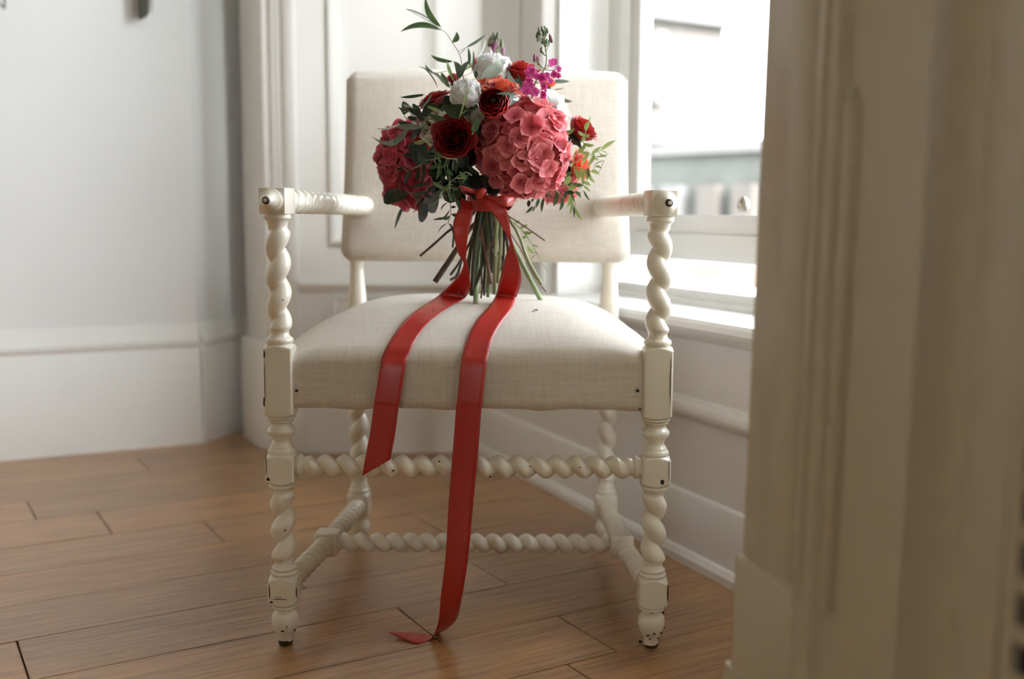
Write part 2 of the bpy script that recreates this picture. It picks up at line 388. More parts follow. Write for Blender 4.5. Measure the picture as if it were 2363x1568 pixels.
# pilaster with architrave, closes the recess
PL = [(-.745, 3.42), (-.765, 3.045), (-.688, 2.900), (-.672, 2.892), (-.668, 2.884), (-.655, 2.888), (-.648, 2.880), (-.640, 2.868), (-.632, 2.870), (-.628, 2.862), (-.615, 2.862), (-.608, 2.850), (-.598, 2.842), (-.585, 2.838), (-.575, 2.838), (-.572, 2.846), (-.56, 2.85), (-.56, 3.42)]
structure(MB().prism(PL, .295, HT).build('trim_1', M['trim'], None, 50))
PB = [(-.745, 3.42), (-.782, 3.040), (-.70, 2.888), (-.690, 2.878), (-.672, 2.866), (-.64, 2.848), (-.60, 2.832), (-.575, 2.828), (-.556, 2.828), (-.556, 3.42)]
structure(MB().prism(PB, 0, .295).build('trim_2', M['trim'], None, 35, .003))
# back wall of the bay
BU = Vector((-.083 + .57, 2.866 - 2.846, 0)).normalized(); BN = Vector((BU.y, -BU.x, 0)); B0 = Vector((-.57, 2.846, 0))
wbm = MB()
for a0_, a1_, z0_, z1_ in ((0, .05, 0, HT), (.46, .50, 0, HT), (.05, .46, 0, 1.30), (.05, .46, 2.62, HT)):
    wbm.box(B0 + BN * -.12 + BU * a0_ + Vector((0, 0, z0_)), BU * (a1_ - a0_), BN * .12, (0, 0, z1_ - z0_))
wb = structure(wbm.build('wall_back', M['trim']))
w2 = empty('added_window_2', B0 + BU * .05 + BN * -.08 + Vector((0, 0, 1.30))); w2['kind'] = 'structure'  # unseen high window, added to bring more light into the bay
fm = MB()
for a0_, a1_, z0_, z1_ in ((0, .03, 0, 1.32), (.38, .41, 0, 1.32), (.03, .38, 0, .04), (.03, .38, 1.28, 1.32), (.03, .38, .64, .67)):
    fm.box(BU * a0_ + Vector((0, 0, z0_)), BU * (a1_ - a0_), BN * .03, (0, 0, z1_ - z0_))
fm.build('added_window_frame', M['sash'], w2)
fm = MB(); fm.box(BU * .02 + BN * .012 + Vector((0, 0, .03)), BU * .37, BN * .003, (0, 0, 1.26)); fm.build('pane', M['glass'], w2)
def wall_frame(mb, O, U, N, a0, a1, z0, z1, prof):
    """mitred bolection moulding round a rectangle; prof = (inset, height) open chain"""
    rings = []
    for q, h in prof:
        rings.append([O + U * (a0 + q) + N * h + Vector((0, 0, z0 + q)), O + U * (a1 - q) + N * h + Vector((0, 0, z0 + q)), O + U * (a1 - q) + N * h + Vector((0, 0, z1 - q)), O + U * (a0 + q) + N * h + Vector((0, 0, z1 - q))])
    V = [p for r in rings for p in r]; F = []
    for i in range(len(rings) - 1):
        for k in range(4):
            F.append((i * 4 + k, i * 4 + (k + 1) % 4, (i + 1) * 4 + (k + 1) % 4, (i + 1) * 4 + k))
    mb.add(V, F)
BOL = [(0, 0), (0, .016), (.006, .022), (.014, .022), (.022, .014), (.040, .006), (.048, .004), (.048, 0)]
def bx(px): # offset along back wall for a column of the photo
    P = at(px, 400, 2.85); return (P - B0).dot(BU)
mb = MB(); wall_frame(mb, B0, BU, BN, bx(760), bx(1020), .565, 1.285, BOL)
o = mb.build('panel_moulding', M['trim'], wb, 30)
mb = MB(); wall_frame(mb, B0, BU, BN, bx(760), bx(1020), .345, .43, [(0, 0), (0, .008), (.01, .008), (.016, 0)])
mb.build('dado_moulding', M['trim'], wb, 30)
DADO = [(0, -.018), (.006, -.018), (.010, -.008), (.022, -.002), (.024, .006), (.020, .012), (0, .014)]
mb = MB(); mb.bar([(a, b + .455) for a, b in DADO], B0, B0 + BU * .49, BN); structure(mb.build('trim_3', M['trim'], None, 40))
SKB = [(0, 0), (.016, 0), (.016, .262), (.020, .272), (.020, .286), (.010, .298), (0, .302)]
mb = MB(); mb.bar(SKB, B0, B0 + BU * .49, BN); structure(mb.build('baseboard_back', M['trim'], None, 40))
# window wall (right)
S0, S1, ZS, ZT = .452, 1.76, .455, 2.60
D = .15
def wbox(mb, s0, s1, n0, n1, z0, z1):
    mb.box(W(s0, n0, z0), SU * (s1 - s0), SN * (n1 - n0), (0, 0, z1 - z0)); return mb
mb = MB(); wbox(mb, -.12, S0, -.21, 0, 0, HT); wbox(mb, S1, 1.95, -.21, 0, 0, HT); wbox(mb, S0, S1, -.21, 0, 0, ZS - .02); wbox(mb, S0, S1, -.21, 0, ZT, HT)
wr = structure(mb.build('wall_right', M['trim']))
# architrave of the window
ARC = [(0, .0), (0, .022), (.006, .028), (.030, .028), (.036, .020), (.046, .020), (.052, .014), (.150, .012), (.156, .018), (.166, .018), (.170, .008), (.176, .008), (.180, 0)]
mb = MB()
V = []
for (q, h) in ARC: V.append((S0 - q - .03, h))
n_ = len(V)
for side in (0, 1):
    ss = [(s_ if side == 0 else (S1 + .03 + (S0 - .03 - s_))) for s_, h in V]
    vs1 = [W(a, h, .46) for a, (s_, h) in zip(ss, V)] + [W(a, h, ZT + .05) for a, (s_, h) in zip(ss, V)]
    mb.add(vs1, [(i, i + 1, n_ + i + 1, n_ + i) for i in range(n_ - 1)])
structure(mb.build('trim_4', M['trim'], None, 25))
# skirting, mid ledge and shoe on the window wall
BASE = [(0, 0), (.026, 0), (.026, .014), (.020, .024), (.013, .026), (.013, .122), (.010, .130), (.004, .134), (.004, .268), (.010, .272), (.016, .278), (.019, .286), (.019, .294), (.015, .301), (.004, .305), (0, .312)]
mb = MB(); mb.bar(BASE, W(.004, 0), W(1.83, 0), SN); structure(mb.build('baseboard_right', M['trim'], None, 30))
# window board
SB = [(-.16, -.022), (.004, -.022), (.008, -.034), (.016, -.030), (.024, -.016), (.040, -.014), (.046, -.006), (.046, .004), (.040, .010), (-.16, .012)]
mb = MB(); mb.bar([(a, b + .455) for a, b in SB], W(.20, 0), W(1.83, 0), SN); structure(mb.build('trim_5', M['trim'], None, 35))
# window: box lining, cill, raised lower sash, upper sash
win = empty('window_1', W(S0, -D, .46)); win['kind'] = 'structure'
def wpart(mb, name, mat, par=win, bevel=.002):
    o = mb.build(name, mat, par, 40, bevel); o.matrix_parent_inverse = Matrix.Translation(-W(S0, -D, .46)) if par is win else Matrix.Identity(4)
    return o
mb = MB(); wbox(mb, S0 - .01, S0 + .055, -.21, -.125, .46, ZT); wbox(mb, S1 - .055, S1 + .01, -.21, -.125, .46, ZT); wbox(mb, S0, S1, -.21, -.125, ZT - .05, ZT)
wpart(mb, 'sash_box', M['sash'])
mb = MB(); wbox(mb, S0, S1, -.135, -.115, .462, .478); wbox(mb, S0, S1, -.29, -.13, .462, .497); wpart(mb, 'cill', M['sash'])
sf = MB(); zb = .556
wbox(sf, S0 + .055, S1 - .055, -.176, -.145, zb, zb + .055); wbox(sf, S0 + .055, S1 - .055, -.180, -.152, zb + .055, zb + .094)
wbox(sf, S0 + .055, S0 + .098, -.176, -.150, zb, 1.45); wbox(sf, S1 - .098, S1 - .055, -.176, -.150, zb, 1.45)
wbox(sf, S0 + .055, S1 - .055, -.176, -.145, 1.42, 1.47)
lo = wpart(sf, 'lower_sash', M['sash'])
def sub(mb, name, mat, par):
    o = mb.build(name, mat, par, None, 0); return o
gmb = MB(); wbox(gmb, S0 + .09, S1 - .09, -.166, -.163, zb + .09, 1.43); sub(gmb, 'pane', M['glass'], lo)
us = MB(); wbox(us, S0 + .055, S0 + .098, -.208, -.178, 1.40, ZT - .05); wbox(us, S1 - .098, S1 - .055, -.208, -.178, 1.40, ZT - .05); wbox(us, S0 + .055, S1 - .055, -.208, -.178, 1.40, 1.45); wbox(us, S0 + .055, S1 - .055, -.208, -.178, ZT - .11, ZT - .05)
up = wpart(us, 'upper_sash', M['sash'])
gmb = MB(); wbox(gmb, S0 + .09, S1 - .09, -.196, -.193, 1.44, ZT - .1); sub(gmb, 'pane', M['glass'], up)
# sash lift / catch by the jamb
c_ = W(.965, -.135, .672); vs1, fs1 = tube([c_ + Vector((0, 0, -.014)), c_ + Vector((0, 0, -.006)), c_ + Vector((0, 0, .004)), c_ + Vector((0, 0, .013))], [.006, .012, .012, .004], 12)
o = mesh('catch', vs1, fs1, M['brass'], win, 60); o.matrix_parent_inverse = Matrix.Translation(-W(S0, -D, .46))
o = None
# ceiling and the rest of the room (out of view)
structure(MB().prism([(-3.3, -3.1), (.78, -3.1), (.70, .75), (.78, 1.25), (W(1.9, -.28).x, W(1.9, -.28).y), (W(-.1, -.28).x, W(-.1, -.28).y), (0, 3.6), (-3.3, 3.6)], HT, HT + .1).build('ceiling', M['ceil']))
structure(MB().box((-3.3, -3.1, 0), (.1, 0, 0), (0, LE.y + 3.1 + .12, 0), (0, 0, HT)).build('wall_far_left', M['room']))
fl_ = MB(); wx0, wx1, wz0, wz1 = -1.05, -.55, 1.2, 2.2   # unseen window added behind the camera as fill light
fl_.box((-3.3, -3.1, 0), (wx0 + 3.3, 0, 0), (0, .1, 0), (0, 0, HT)); fl_.box((wx1, -3.1, 0), (.78 - wx1, 0, 0), (0, .1, 0), (0, 0, HT))
fl_.box((wx0, -3.1, 0), (wx1 - wx0, 0, 0), (0, .1, 0), (0, 0, wz0)); fl_.box((wx0, -3.1, wz1), (wx1 - wx0, 0, 0), (0, .1, 0), (0, 0, HT - wz1))
structure(fl_.build('wall_front', M['room']))
w4 = empty('added_window_4', (wx0, -3.1, wz0)); w4['kind'] = 'structure'
fm = MB(); wl_, hl_ = wx1 - wx0, wz1 - wz0
for x0_, x1_, z0_, z1_ in ((0, .05, 0, hl_), (wl_ - .05, wl_, 0, hl_), (.05, wl_ - .05, 0, .06), (.05, wl_ - .05, hl_ - .06, hl_), (.05, wl_ - .05, hl_ / 2 - .02, hl_ / 2 + .02)):
    fm.box((x0_, .03, z0_), (x1_ - x0_, 0, 0), (0, .04, 0), (0, 0, z1_ - z0_))
fm.build('added_window_frame', M['sash'], w4)
MB().box((.04, .05, .05), (wl_ - .08, 0, 0), (0, .004, 0), (0, 0, hl_ - .1)).build('pane', M['glass'], w4)
# near pilaster on the right: extruded casing profile, slightly out of plumb
J0 = Vector((.2445, 1.100, 0)); JT = Vector((.29, -.957, 0)).normalized(); JN = Vector((-.957, -.29, 0)).normalized()
def jp(t, h): p = J0 + JT * t + JN * h; return (p.x - .0035, p.y)
prof = [(0.004, -.40), (0, -.006), (.006, -.001), (.014, 0), (.046, .001), (.048, .003), (.100, .003), (.104, 0), (.107, -.004), (.112, -.004), (.115, .004), (.120, .010), (.128, .011), (.133, .006), (.137, .006), (.139, .009), (.146, .010), (.152, .008), (.156, .002), (.160, 0), (.264, 0), (.268, -.006), (.276, -.016), (.300, -.021), (.312, -.018), (.321, -.009), (.366, -.008), (.369, -.020), (.405, -.022), (.405, -.26), (.06, -.42)]
jmm = MB().prism([jp(*q) for q in prof], 0, 1.42, .0115)
jmm.prism([jp(*q) for q in [(0.004, -.05)] + prof[1:-2] + [(.405, -.13)]], 1.42, HT, .0115)
jmm.prism([jp(*q) for q in [(0.004, -.05), (.0, -.42), (.10, -.42), (.12, -.05)]], 2.62, HT, .0115)
w3 = empty('added_window_3', Vector((jp(.02, -.05)[0], jp(.02, -.05)[1], 1.42))); w3['kind'] = 'structure'  # out of view, added so that light reaches the back wall
fm = MB()
for a0_, a1_, z0_, z1_ in ((.0, .03, 0, 1.20), (.335, .365, 0, 1.20), (.03, .335, 0, .035), (.03, .335, 1.16, 1.20)):
    fm.box(JN * -a0_ + Vector((0, 0, z0_)), JN * -(a1_ - a0_), JT * .03, (0, 0, z1_ - z0_))
fm.build('added_window_frame', M['sash'], w3)
fm = MB(); fm.box(JN * -.02 + JT * .012 + Vector((0, 0, .03)), JN * -.32, JT * .003, (0, 0, 1.14)); fm.build('pane', M['glass'], w3)
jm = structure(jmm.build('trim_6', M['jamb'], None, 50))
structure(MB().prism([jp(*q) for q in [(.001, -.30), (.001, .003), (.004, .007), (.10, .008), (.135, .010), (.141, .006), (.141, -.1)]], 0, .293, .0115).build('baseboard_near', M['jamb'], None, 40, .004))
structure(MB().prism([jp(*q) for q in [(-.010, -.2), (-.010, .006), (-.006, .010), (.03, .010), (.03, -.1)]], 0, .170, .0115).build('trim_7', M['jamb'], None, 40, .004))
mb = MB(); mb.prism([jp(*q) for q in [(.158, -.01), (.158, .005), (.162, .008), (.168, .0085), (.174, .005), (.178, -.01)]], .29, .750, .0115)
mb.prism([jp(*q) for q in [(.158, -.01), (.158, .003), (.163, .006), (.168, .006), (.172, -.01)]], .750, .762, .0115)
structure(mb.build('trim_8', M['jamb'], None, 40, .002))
# near right wall with a slotted grille
wn = structure(MB().prism([(J0 + JT * .405 + JN * -.022)[:2], (J0 + JT * .405 + JN * -.26)[:2], (.78, .40), (.78, -3.1), (.50, -3.1), (.50, .30)], 0, HT).build('wall_near', M['room']))
gb = J0 + JT * .372 + JN * -.016
grl = empty('vent_grille', gb + Vector((0, 0, 0)))
tag(grl, 'cream panel pierced by a column of dark slots, cut by the right picture edge', 'grille')
mbp = MB()
def gr(mbx, t0, t1, h0, h1, z0, z1): mbx.box(JT * t0 + JN * h0 + Vector((0, 0, z0)), JT * (t1 - t0), JN * (h1 - h0), (0, 0, z1 - z0))
gr(mbp, 0, .012, .002, .010, 0.0, 2.0)
gr(mbp, .034, .055, .002, .010, 0.0, 2.0)
zc = .02
while zc < .47:
    gr(mbp, .011, .035, .002, .009, zc, zc + .0125); zc += .0365
gr(mbp, .011, .035, .002, .009, zc, 2.0)
mbp.build('slotted_panel', M['jamb'], grl)
mbv = MB(); gr(mbv, .001, .054, 0, .0015, 0, .5); mbv.build('backing', M['void'], grl)
# dark fittings on the left wall, cut by the top edge
def onL(x, y, off=.02):
    v = ray(x, y); O = Vector((0, 0, CH)); P = LA + LN * off; return O + v * ((P - O).dot(LN) / v.dot(LN))
p = onL(332, 45, .03)
ft = empty('wall_sconce', p); tag(ft, 'dark bronze sconce tail hanging from the top edge on the left wall', 'wall lamp')
mb = MB(); mb.add([LU * -.015 + Vector((0, 0, -.004)), LU * .004 + Vector((0, 0, .004)), LU * .012 + Vector((0, 0, .016)), LU * .013 + Vector((0, 0, .25)), LU * -.013 + Vector((0, 0, .25)),
                   LU * -.015 + LN * .014 + Vector((0, 0, -.004)), LU * .004 + LN * .014 + Vector((0, 0, .004)), LU * .012 + LN * .014 + Vector((0, 0, .016)), LU * .013 + LN * .014 + Vector((0, 0, .25)), LU * -.013 + LN * .014 + Vector((0, 0, .25))],
                  [(0, 1, 2, 3, 4), (9, 8, 7, 6, 5), (0, 5, 6, 1), (1, 6, 7, 2), (2, 7, 8, 3), (3, 8, 9, 4), (4, 9, 5, 0)])
mb.build('backplate', M['metal'], ft, None, .002)
vs1, fs1 = tube([LU * .020 + LN * .002 + Vector((0, 0, .02 + .03 * k)) for k in range(8)], [.002, .005, .006, .006, .005, .006, .006, .004], 10)
mesh('arm', vs1, fs1, M['brass'], ft, 60)
p = onL(11, 21, .03)
ft = empty('wall_hook', p); tag(ft, 'thin dark wire scroll tip at the top left picture corner', 'hook')
vs1, fs1 = tube([LU * a + Vector((0, 0, b)) + LN * .005 for a, b in ((0, 0), (-.008, .008), (-.018, .022), (-.024, .04), (-.02, .06), (-.005, .075), (0, .06), (0, .03), (0, .004))], .0022, 8)
mesh('scroll', vs1, fs1, M['metal'], ft, 60)
mesh('mount', *tube([LN * -.026 + LU * -.02 + Vector((0, 0, .055)), LN * .005 + LU * -.02 + Vector((0, 0, .055))], .004, 8), M['metal'], ft, 60)

# ------------------------------------------------------------------ outside the window
gz = -.6
gr_ = MB().prism([(.35, 3.6), (2.6, .0), (30, -8), (30, 40), (-12, 40), (-12, 12)], gz - .2, gz).build('lawn', M['lawn']); tag(gr_, kind='structure')
def outpt(x, y, Y): return at(x, y, Y)
# neighbouring stone building: corner seen at column 1660
YB = 8.0
bc = at(1662, 400, YB); bl_ = at(1380, 400, YB - .6)
bd = (Vector((bl_.x, bl_.y, 0)) - Vector((bc.x, bc.y, 0))).normalized(); bnrm = Vector((bd.y, -bd.x, 0));
if bnrm.y > 0: bnrm = -bnrm
c0 = Vector((bc.x, bc.y, gz))
hb = empty('stone_building', c0); tag(hb, 'pale sandstone building with string courses beyond the window glass', 'building')
mb = MB(); mb.box((0, 0, 0), bd * 9, bnrm * -5, (0, 0, 7)); mb.build('wall', M['stone'], hb)
def zat(y): return at(1600, y, YB + .3).z - gz
for y0, y1 in ((62, 84), (328, 346)):
    mb = MB(); mb.box(bnrm * 0 + Vector((0, 0, zat(y1))), bd * 9, bnrm * .12, (0, 0, zat(y0) - zat(y1))); mb.build('string_course', M['stone2'], hb)
mb = MB(); mb.box(Vector((0, 0, zat(326))) + bnrm * 0, bd * 9, bnrm * .04, (0, 0, zat(292) - zat(326))); mb.build('plinth_band', M['slate'], hb)
for q in (.62, 1.9, 3.2):
    mb = MB(); mb.box(bd * q + bnrm * 0 + Vector((0, 0, zat(262))), bd * .10, bnrm * .10, (0, 0, zat(110) - zat(262))); o = mb.build('window_surround', M['stone2'], hb)
mb = MB(); mb.box((0, 0, 0), bd * 9, bnrm * .05, (0, 0, zat(348))); mb.build('lower_wall', M['slate'], hb)
# garden wall with coping and two urn shaped openings simplified to piers
g0 = at(1800, 420, 5.6); g1 = at(1380, 420, 6.6); gd = Vector((g1.x - g0.x, g1.y - g0.y, 0)); gdn = gd.normalized(); gnn = Vector((gdn.y, -gdn.x, 0))
if gnn.y > 0: gnn = -gnn
gw = empty('garden_wall', (g0.x, g0.y, gz)); tag(gw, 'low grey green garden wall with pale piers outside the window', 'garden wall')
zt = at(1700, 352, 5.8).z - gz
MB().box((0, 0, 0), gdn * 4, gnn * -.25, (0, 0, zt)).build('wall', M['slate'], gw)
MB().box(gnn * .04 + Vector((0, 0, zt)), gdn * 4, gnn * -.33, (0, 0, .06)).build('coping', M['stone2'], gw)
for q in (.12, .36, .62, .88, 1.12, 1.4):
    MB().box(gdn * q + Vector((0, 0, .05)), gdn * .13, gnn * .08, (0, 0, zt - .22)).build('pier', M['stone'] if int(q * 100) % 24 == 12 else M['stone2'], gw)
# brick edge and path seen through the open gap
b0 = at(1470, 640, 3.5); pth = MB().box((b0.x - .4, b0.y, gz), (1.1, -.25, 0), (.15, .7, 0), (0, 0, at(1560, 607, 3.6).z - gz)).build('brick_planter', simple('warm_brick', (.11, .078, .062), .85, .3, 30, .25))
tag(pth, 'warm brick planter block seen through the raised sash gap', 'planter')
# ------------------------------------------------------------------ the armchair
CX, CY, YF = -.0635, 2.06, 1.545
HF, HB = .277, .245
chair = empty('armchair', (CX, YF, 0)); tag(chair, 'cream painted barley twist armchair with linen seat and back, in front of the window', 'chair')
CP = Vector((CX, YF, 0))
def zf(y, x=650, Y=1.534):  # height of a row of the photo on the front legs
    return at(x, y, Y).z
def turned(name, p0, axis, e1, rings, parent=chair, seg=60, mat=None, smooth=38, jit=0):
    """rings: list of (t, function(theta)->radius); p0 in chair coordinates"""
    axis = Vector(axis).normalized(); e1 = Vector(e1).normalized(); e2 = axis.cross(e1)
    V = []; F = []
    for t, fn in rings:
        for k in range(seg):
            th = 2 * PI * k / seg; r = fn(th) if callable(fn) else fn
            V.append(Vector(p0) + axis * t + (e1 * math.cos(th) + e2 * math.sin(th)) * r)
    for i in range(len(rings) - 1):
        for k in range(seg):
            k2 = (k + 1) % seg; F.append((i * seg + k, i * seg + k2, (i + 1) * seg + k2, (i + 1) * seg + k))
    F.append(tuple(range(seg))[::-1]); F.append(tuple((len(rings) - 1) * seg + k for k in range(seg)))
    return mesh(name, V, F, mat or M['paint'], parent, smooth)
def sq(half, lim=9, r=.0015):
    def f(th):
        c, s = abs(math.cos(th)), abs(math.sin(th)); p = 14
        return min(half / ((c ** p + s ** p) ** (1 / p)), lim)
    return f
def block(t0, t1, half, r_end=None, cham=.007, n=5):
    r_end = r_end or half * 1.03; rc = half * 1.40
    out = [(t0, sq(half, r_end * .97))]
    for i in range(n + 1):
        a = i / n; out.append((t0 + .0004 + cham * a, sq(half, r_end + (rc - r_end) * math.sin(a * PI / 2))))
    for i in range(n + 1):
        a = 1 - i / n; out.append((t1 - .0004 - cham * a, sq(half, r_end + (rc - r_end) * math.sin(a * PI / 2))))
    out.append((t1, sq(half, r_end * .97)))
    return out
def twist(t0, t1, rmin, rmax, pitch, hand, g0, rend, n=None, ease=.008, pw=.8):
    """single start barley twist; g0(t) gives the groove angle origin"""
    n = n or max(12, int((t1 - t0) / .0012)); out = []
    for i in range(n + 1):
        t = t0 + (t1 - t0) * i / n
        e = min(1, (t - t0) / ease, (t1 - t) / ease); e = e * e * (3 - 2 * e) if e > 0 else 0
        ph = g0 + hand * 2 * PI * t / pitch
        def f(th, ph=ph, e=e):
            g = (math.sqrt(math.sin((th - ph) / 2) ** 2 + .010) - .1) / .905; g = g ** pw
            r = rmin + (rmax - rmin) * g
            return rend + (r - rend) * e
        out.append((t, f))
    return out
def smoothprof(pts, n=3):
    """list (t, r) -> rings through a monotone-ish spline"""
    out = []
    for a in spline(pts, (len(pts) - 1) * n + 1): out.append((float(a[0]), float(a[1])))
    return out
def bead(t0, t1, r0, r1, n=6):
    return [(t0 + (t1 - t0) * (.5 - .5 * math.cos(PI * i / n)), r0 + (r1 - r0) * math.sin(PI * i / n)) for i in range(n + 1)]
BH = .0212
def front_leg(side):
    x = side * HF; hand = 1 if side < 0 else -1
    Z = zf
    rings = [(0.0, .0095), (.0015, .0105)]
    rings += smoothprof([(.003, .0108), (Z(1472), .0116), (Z(1463), .0148), (Z(1452), .0182), (Z(1440), .0201), (Z(1428), .0198), (Z(1420), .0174), (Z(1415), .0136), (Z(1412), .0126)])
    rings += bead(Z(1411), Z(1409), .0128, .0136, 3) + bead(Z(1408), Z(1399), .0165, .0196)
    rings += block(Z(1397), Z(1333), BH)
    rings += bead(Z(1330), Z(1320), .0180, .0205) + bead(Z(1319), Z(1311), .0165, .0188) + [(Z(1308), .0150), (Z(1302), .0142)]
    gz0 = Z(1171)
    pt = .0413
    rings += twist(Z(1300), Z(1136), .0098, .0192, pt, hand, (0 if side < 0 else PI) - hand * 2 * PI * gz0 / pt, .0150)
    rings += [(Z(1133), .0155)] + bead(Z(1129), Z(1119), .0178, .0203)
    rings += block(Z(1117), Z(1051), BH)
    rings += smoothprof([(Z(1049), .0195), (Z(1045), .0206), (Z(1039), .0196), (Z(1036), .0178), (Z(1033), .0172), (Z(1030), .0160), (Z(1024), .0132), (Z(1018), .0130), (Z(1012), .0150)], 2)
    rings += smoothprof([(Z(1010), .0158), (Z(1005), .0188), (Z(999), .0204), (Z(992), .0195), (Z(986), .0160), (Z(983), .0150)], 3)
    rings += bead(Z(982), Z(978), .0140, .0158, 4) + bead(Z(976), Z(970), .0160, .0185, 5) + bead(Z(969), Z(963), .0185, .0205, 5)
    rings += block(Z(961), Z(798), BH, cham=.006)
    rings += bead(Z(795), Z(781), .0175, .0204) + [(Z(779), .0165), (Z(776), .0145), (Z(770), .0138)]
    gz0 = Z(574 if side < 0 else 568); pt = .0437
    rings += twist(Z(769), Z(524), .0092, .0186, pt, hand, (0 if side < 0 else PI) - hand * 2 * PI * gz0 / pt, .0138)
    rings += [(Z(520), .0148), (Z(513), .0152), (Z(509), .0172)] + bead(Z(507), Z(496), .0185, .0200) + [(Z(493), .0188)]
    rings.sort(key=lambda a: a[0]) if False else None
    return turned('front_leg', (x, 0, 0), (0, 0, 1), (1, 0, 0), rings)
for s_ in (-1, 1): front_leg(s_)
ARMZ = .6675
def armblock(side):
    """square block on top of the arm support, turned to follow the arm, with button"""
    yaw = math.radians(7.5) * side
    d = Vector((-math.sin(yaw), math.cos(yaw), 0))  # arm direction (to the back)
    rt = Vector((math.cos(yaw), math.sin(yaw), 0))
    c = Vector((side * HF, 0, ARMZ)); h = .0195
    mb = MB(); mb.box(c - rt * h - d * .022 - Vector((0, 0, .0190)), rt * 2 * h, d * .046, (0, 0, .0375))
    blk = mb.build('arm_block', M['paint'], chair, 40, .0018)
    f0 = c - d * .0218
    o = turned('finial', f0, -d, rt, [(-.002, .0175), (0, .0176), (.002, .0176), (.003, .0165), (.0035, .0160), (.0055, .0160), (.0065, .0148), (.0075, .0138), (.009, .0125), (.014, .0085), (.019, .0058), (.0225, .0046)], blk, 40)
    o2 = turned('worn_tip', f0, -d, rt, [(.0205, .0052), (.0215, .0058), (.024, .0056), (.0262, .0044), (.0268, .0035)], blk, 20, M['chip'])
    o3 = turned('tip_face', f0, -d, rt, [(.0262, .0030), (.0271, .0029), (.0275, .0015)], blk, 16)
    # arm
    p0 = c + d * .022; end = Vector(((-.286 if side < 0 else .171) - CX, 2.03 - YF, ARMZ - .003)); ax = (end - p0); L = ax.length; ax.normalize()
    rings = [(0, .0160), (.002, .0168), (.004, .0168), (.006, .0155)]
    rings += twist(.006, L - .012, .0088, .0184, .0350, -side * -1, .4, .0155, ease=.006, pw=.8)
    rings += [(L - .010, .0170), (L - .004, .0182), (L, .0182), (L + .03, .0175)]
    turned('arm', p0, ax, rt, rings)
for s_ in (-1, 1): armblock(s_)
def back_leg(side):
    x = side * HB + .007; y = CY - YF; hand = 1 if side < 0 else -1
    rings = [(0, .010), (.003, .011)] + smoothprof([(.004, .0112), (.012, .0150), (.024, .0192), (.032, .0198), (.042, .0165), (.046, .0145)])
    rings += bead(.047, .052, .0165, .0190, 4) + block(.0525, .0985, BH)
    rings += bead(.100, .107, .0185, .0205, 5) + smoothprof([(.109, .0175), (.116, .0165), (.122, .0145)])
    rings += twist(.124, .345, .0098, .0190, .0445, hand, 1.2, .0150)
    rings += bead(.347, .356, .0180, .0200, 4) + block(.358, .440, BH)
    rings += smoothprof([(.442, .0195), (.452, .0192), (.475, .0185), (.500, .0165), (.525, .0140), (.545, .0132), (.562, .0150), (.58, .0165), (.60, .017)], 3)
    leg = turned('back_leg', (x, y, 0), (0, 0, 1), (1, 0, 0), rings)
for s_ in (-1, 1): back_leg(s_)
# stretchers
def stretcher(name, p0, p1, rmin, rmax, pitch, hand, g0, collars=True, e1=(0, 0, 1), rend=.0125):
    p0 = Vector(p0); p1 = Vector(p1); ax = p1 - p0; L = ax.length
    rings = []
    if collars:
        rings += [(0, .0148), (.0035, .0150), (.0045, .0172), (.0085, .0172), (.0095, .0150), (.012, .0135)]
        rings += twist(.012, L - .012, rmin, rmax, pitch, hand, g0, rend, ease=.012, pw=.9)
        rings += [(L - .012, .0135), (L - .0095, .0150), (L - .0085, .0172), (L - .0045, .0172), (L - .0035, .0150), (L, .0148)]
    else:
        rings += [(0, .0140)] + twist(.001, L - .001, rmin, rmax, pitch, hand, g0, rend, ease=.006) + [(L, .0140)]
    return turned(name, p0, ax, e1, rings)
zs = zf(1081, 1082)
Xs = -HF + BH
# groove at top (theta=0) where column 774.6 is; e1=up, e2=axis x e1 = X x Z = -Y (front)
pit = .0285
gx = (at(774.6, 1060, 1.545).x - CX) - Xs
stretcher('front_stretcher', (Xs, 0, zs), (HF - BH, 0, zs), .0082, .0172, pit, 1, -2 * PI * gx / pit)
ym = 1.785 - YF; xm = .251; zm = .0875
ym_l = ym
zb_ = .0755
def side_st(side):
    a = Vector((side * (HF), BH, .0875)); c = Vector((side * .2535, ym, .0835)); b = Vector((side * HB + .007, CY - YF - BH, zb_))
    ax = (b - a).normalized()
    stretcher('side_stretcher', a, c - (c - a).normalized() * .020, .0084, .0168, .0262, -side, .5, False, (0, 0, 1))
    stretcher('side_stretcher', c + (b - c).normalized() * .020, b, .0084, .0168, .0262, -side, .5, False, (0, 0, 1))
    yaw = math.atan2(-(b - a).x, (b - a).y)
    rings = block(-.0225, .0225, .0200, .0195, .006)
    turned('stretcher_block', c, ax, (0, 0, 1), rings)
for s_ in (-1, 1): side_st(s_)
gx = (at(817, 1238, 1.79).x - CX) - (-.2535 + .02)
stretcher('cross_stretcher', (-.2535 + .0185, ym, .0835), (.2535 - .0185, ym, .0835), .0084, .0168, .0287, 1, -2 * PI * gx / .0287, False)
# rear rails hidden behind the front stretcher level
turned('rear_stretcher', (-HB + .02, CY - YF, .235), (1, 0, 0), (0, 0, 1), [(0, .011), (.2, .012), (2 * HB - .03, .011)]) if False else None

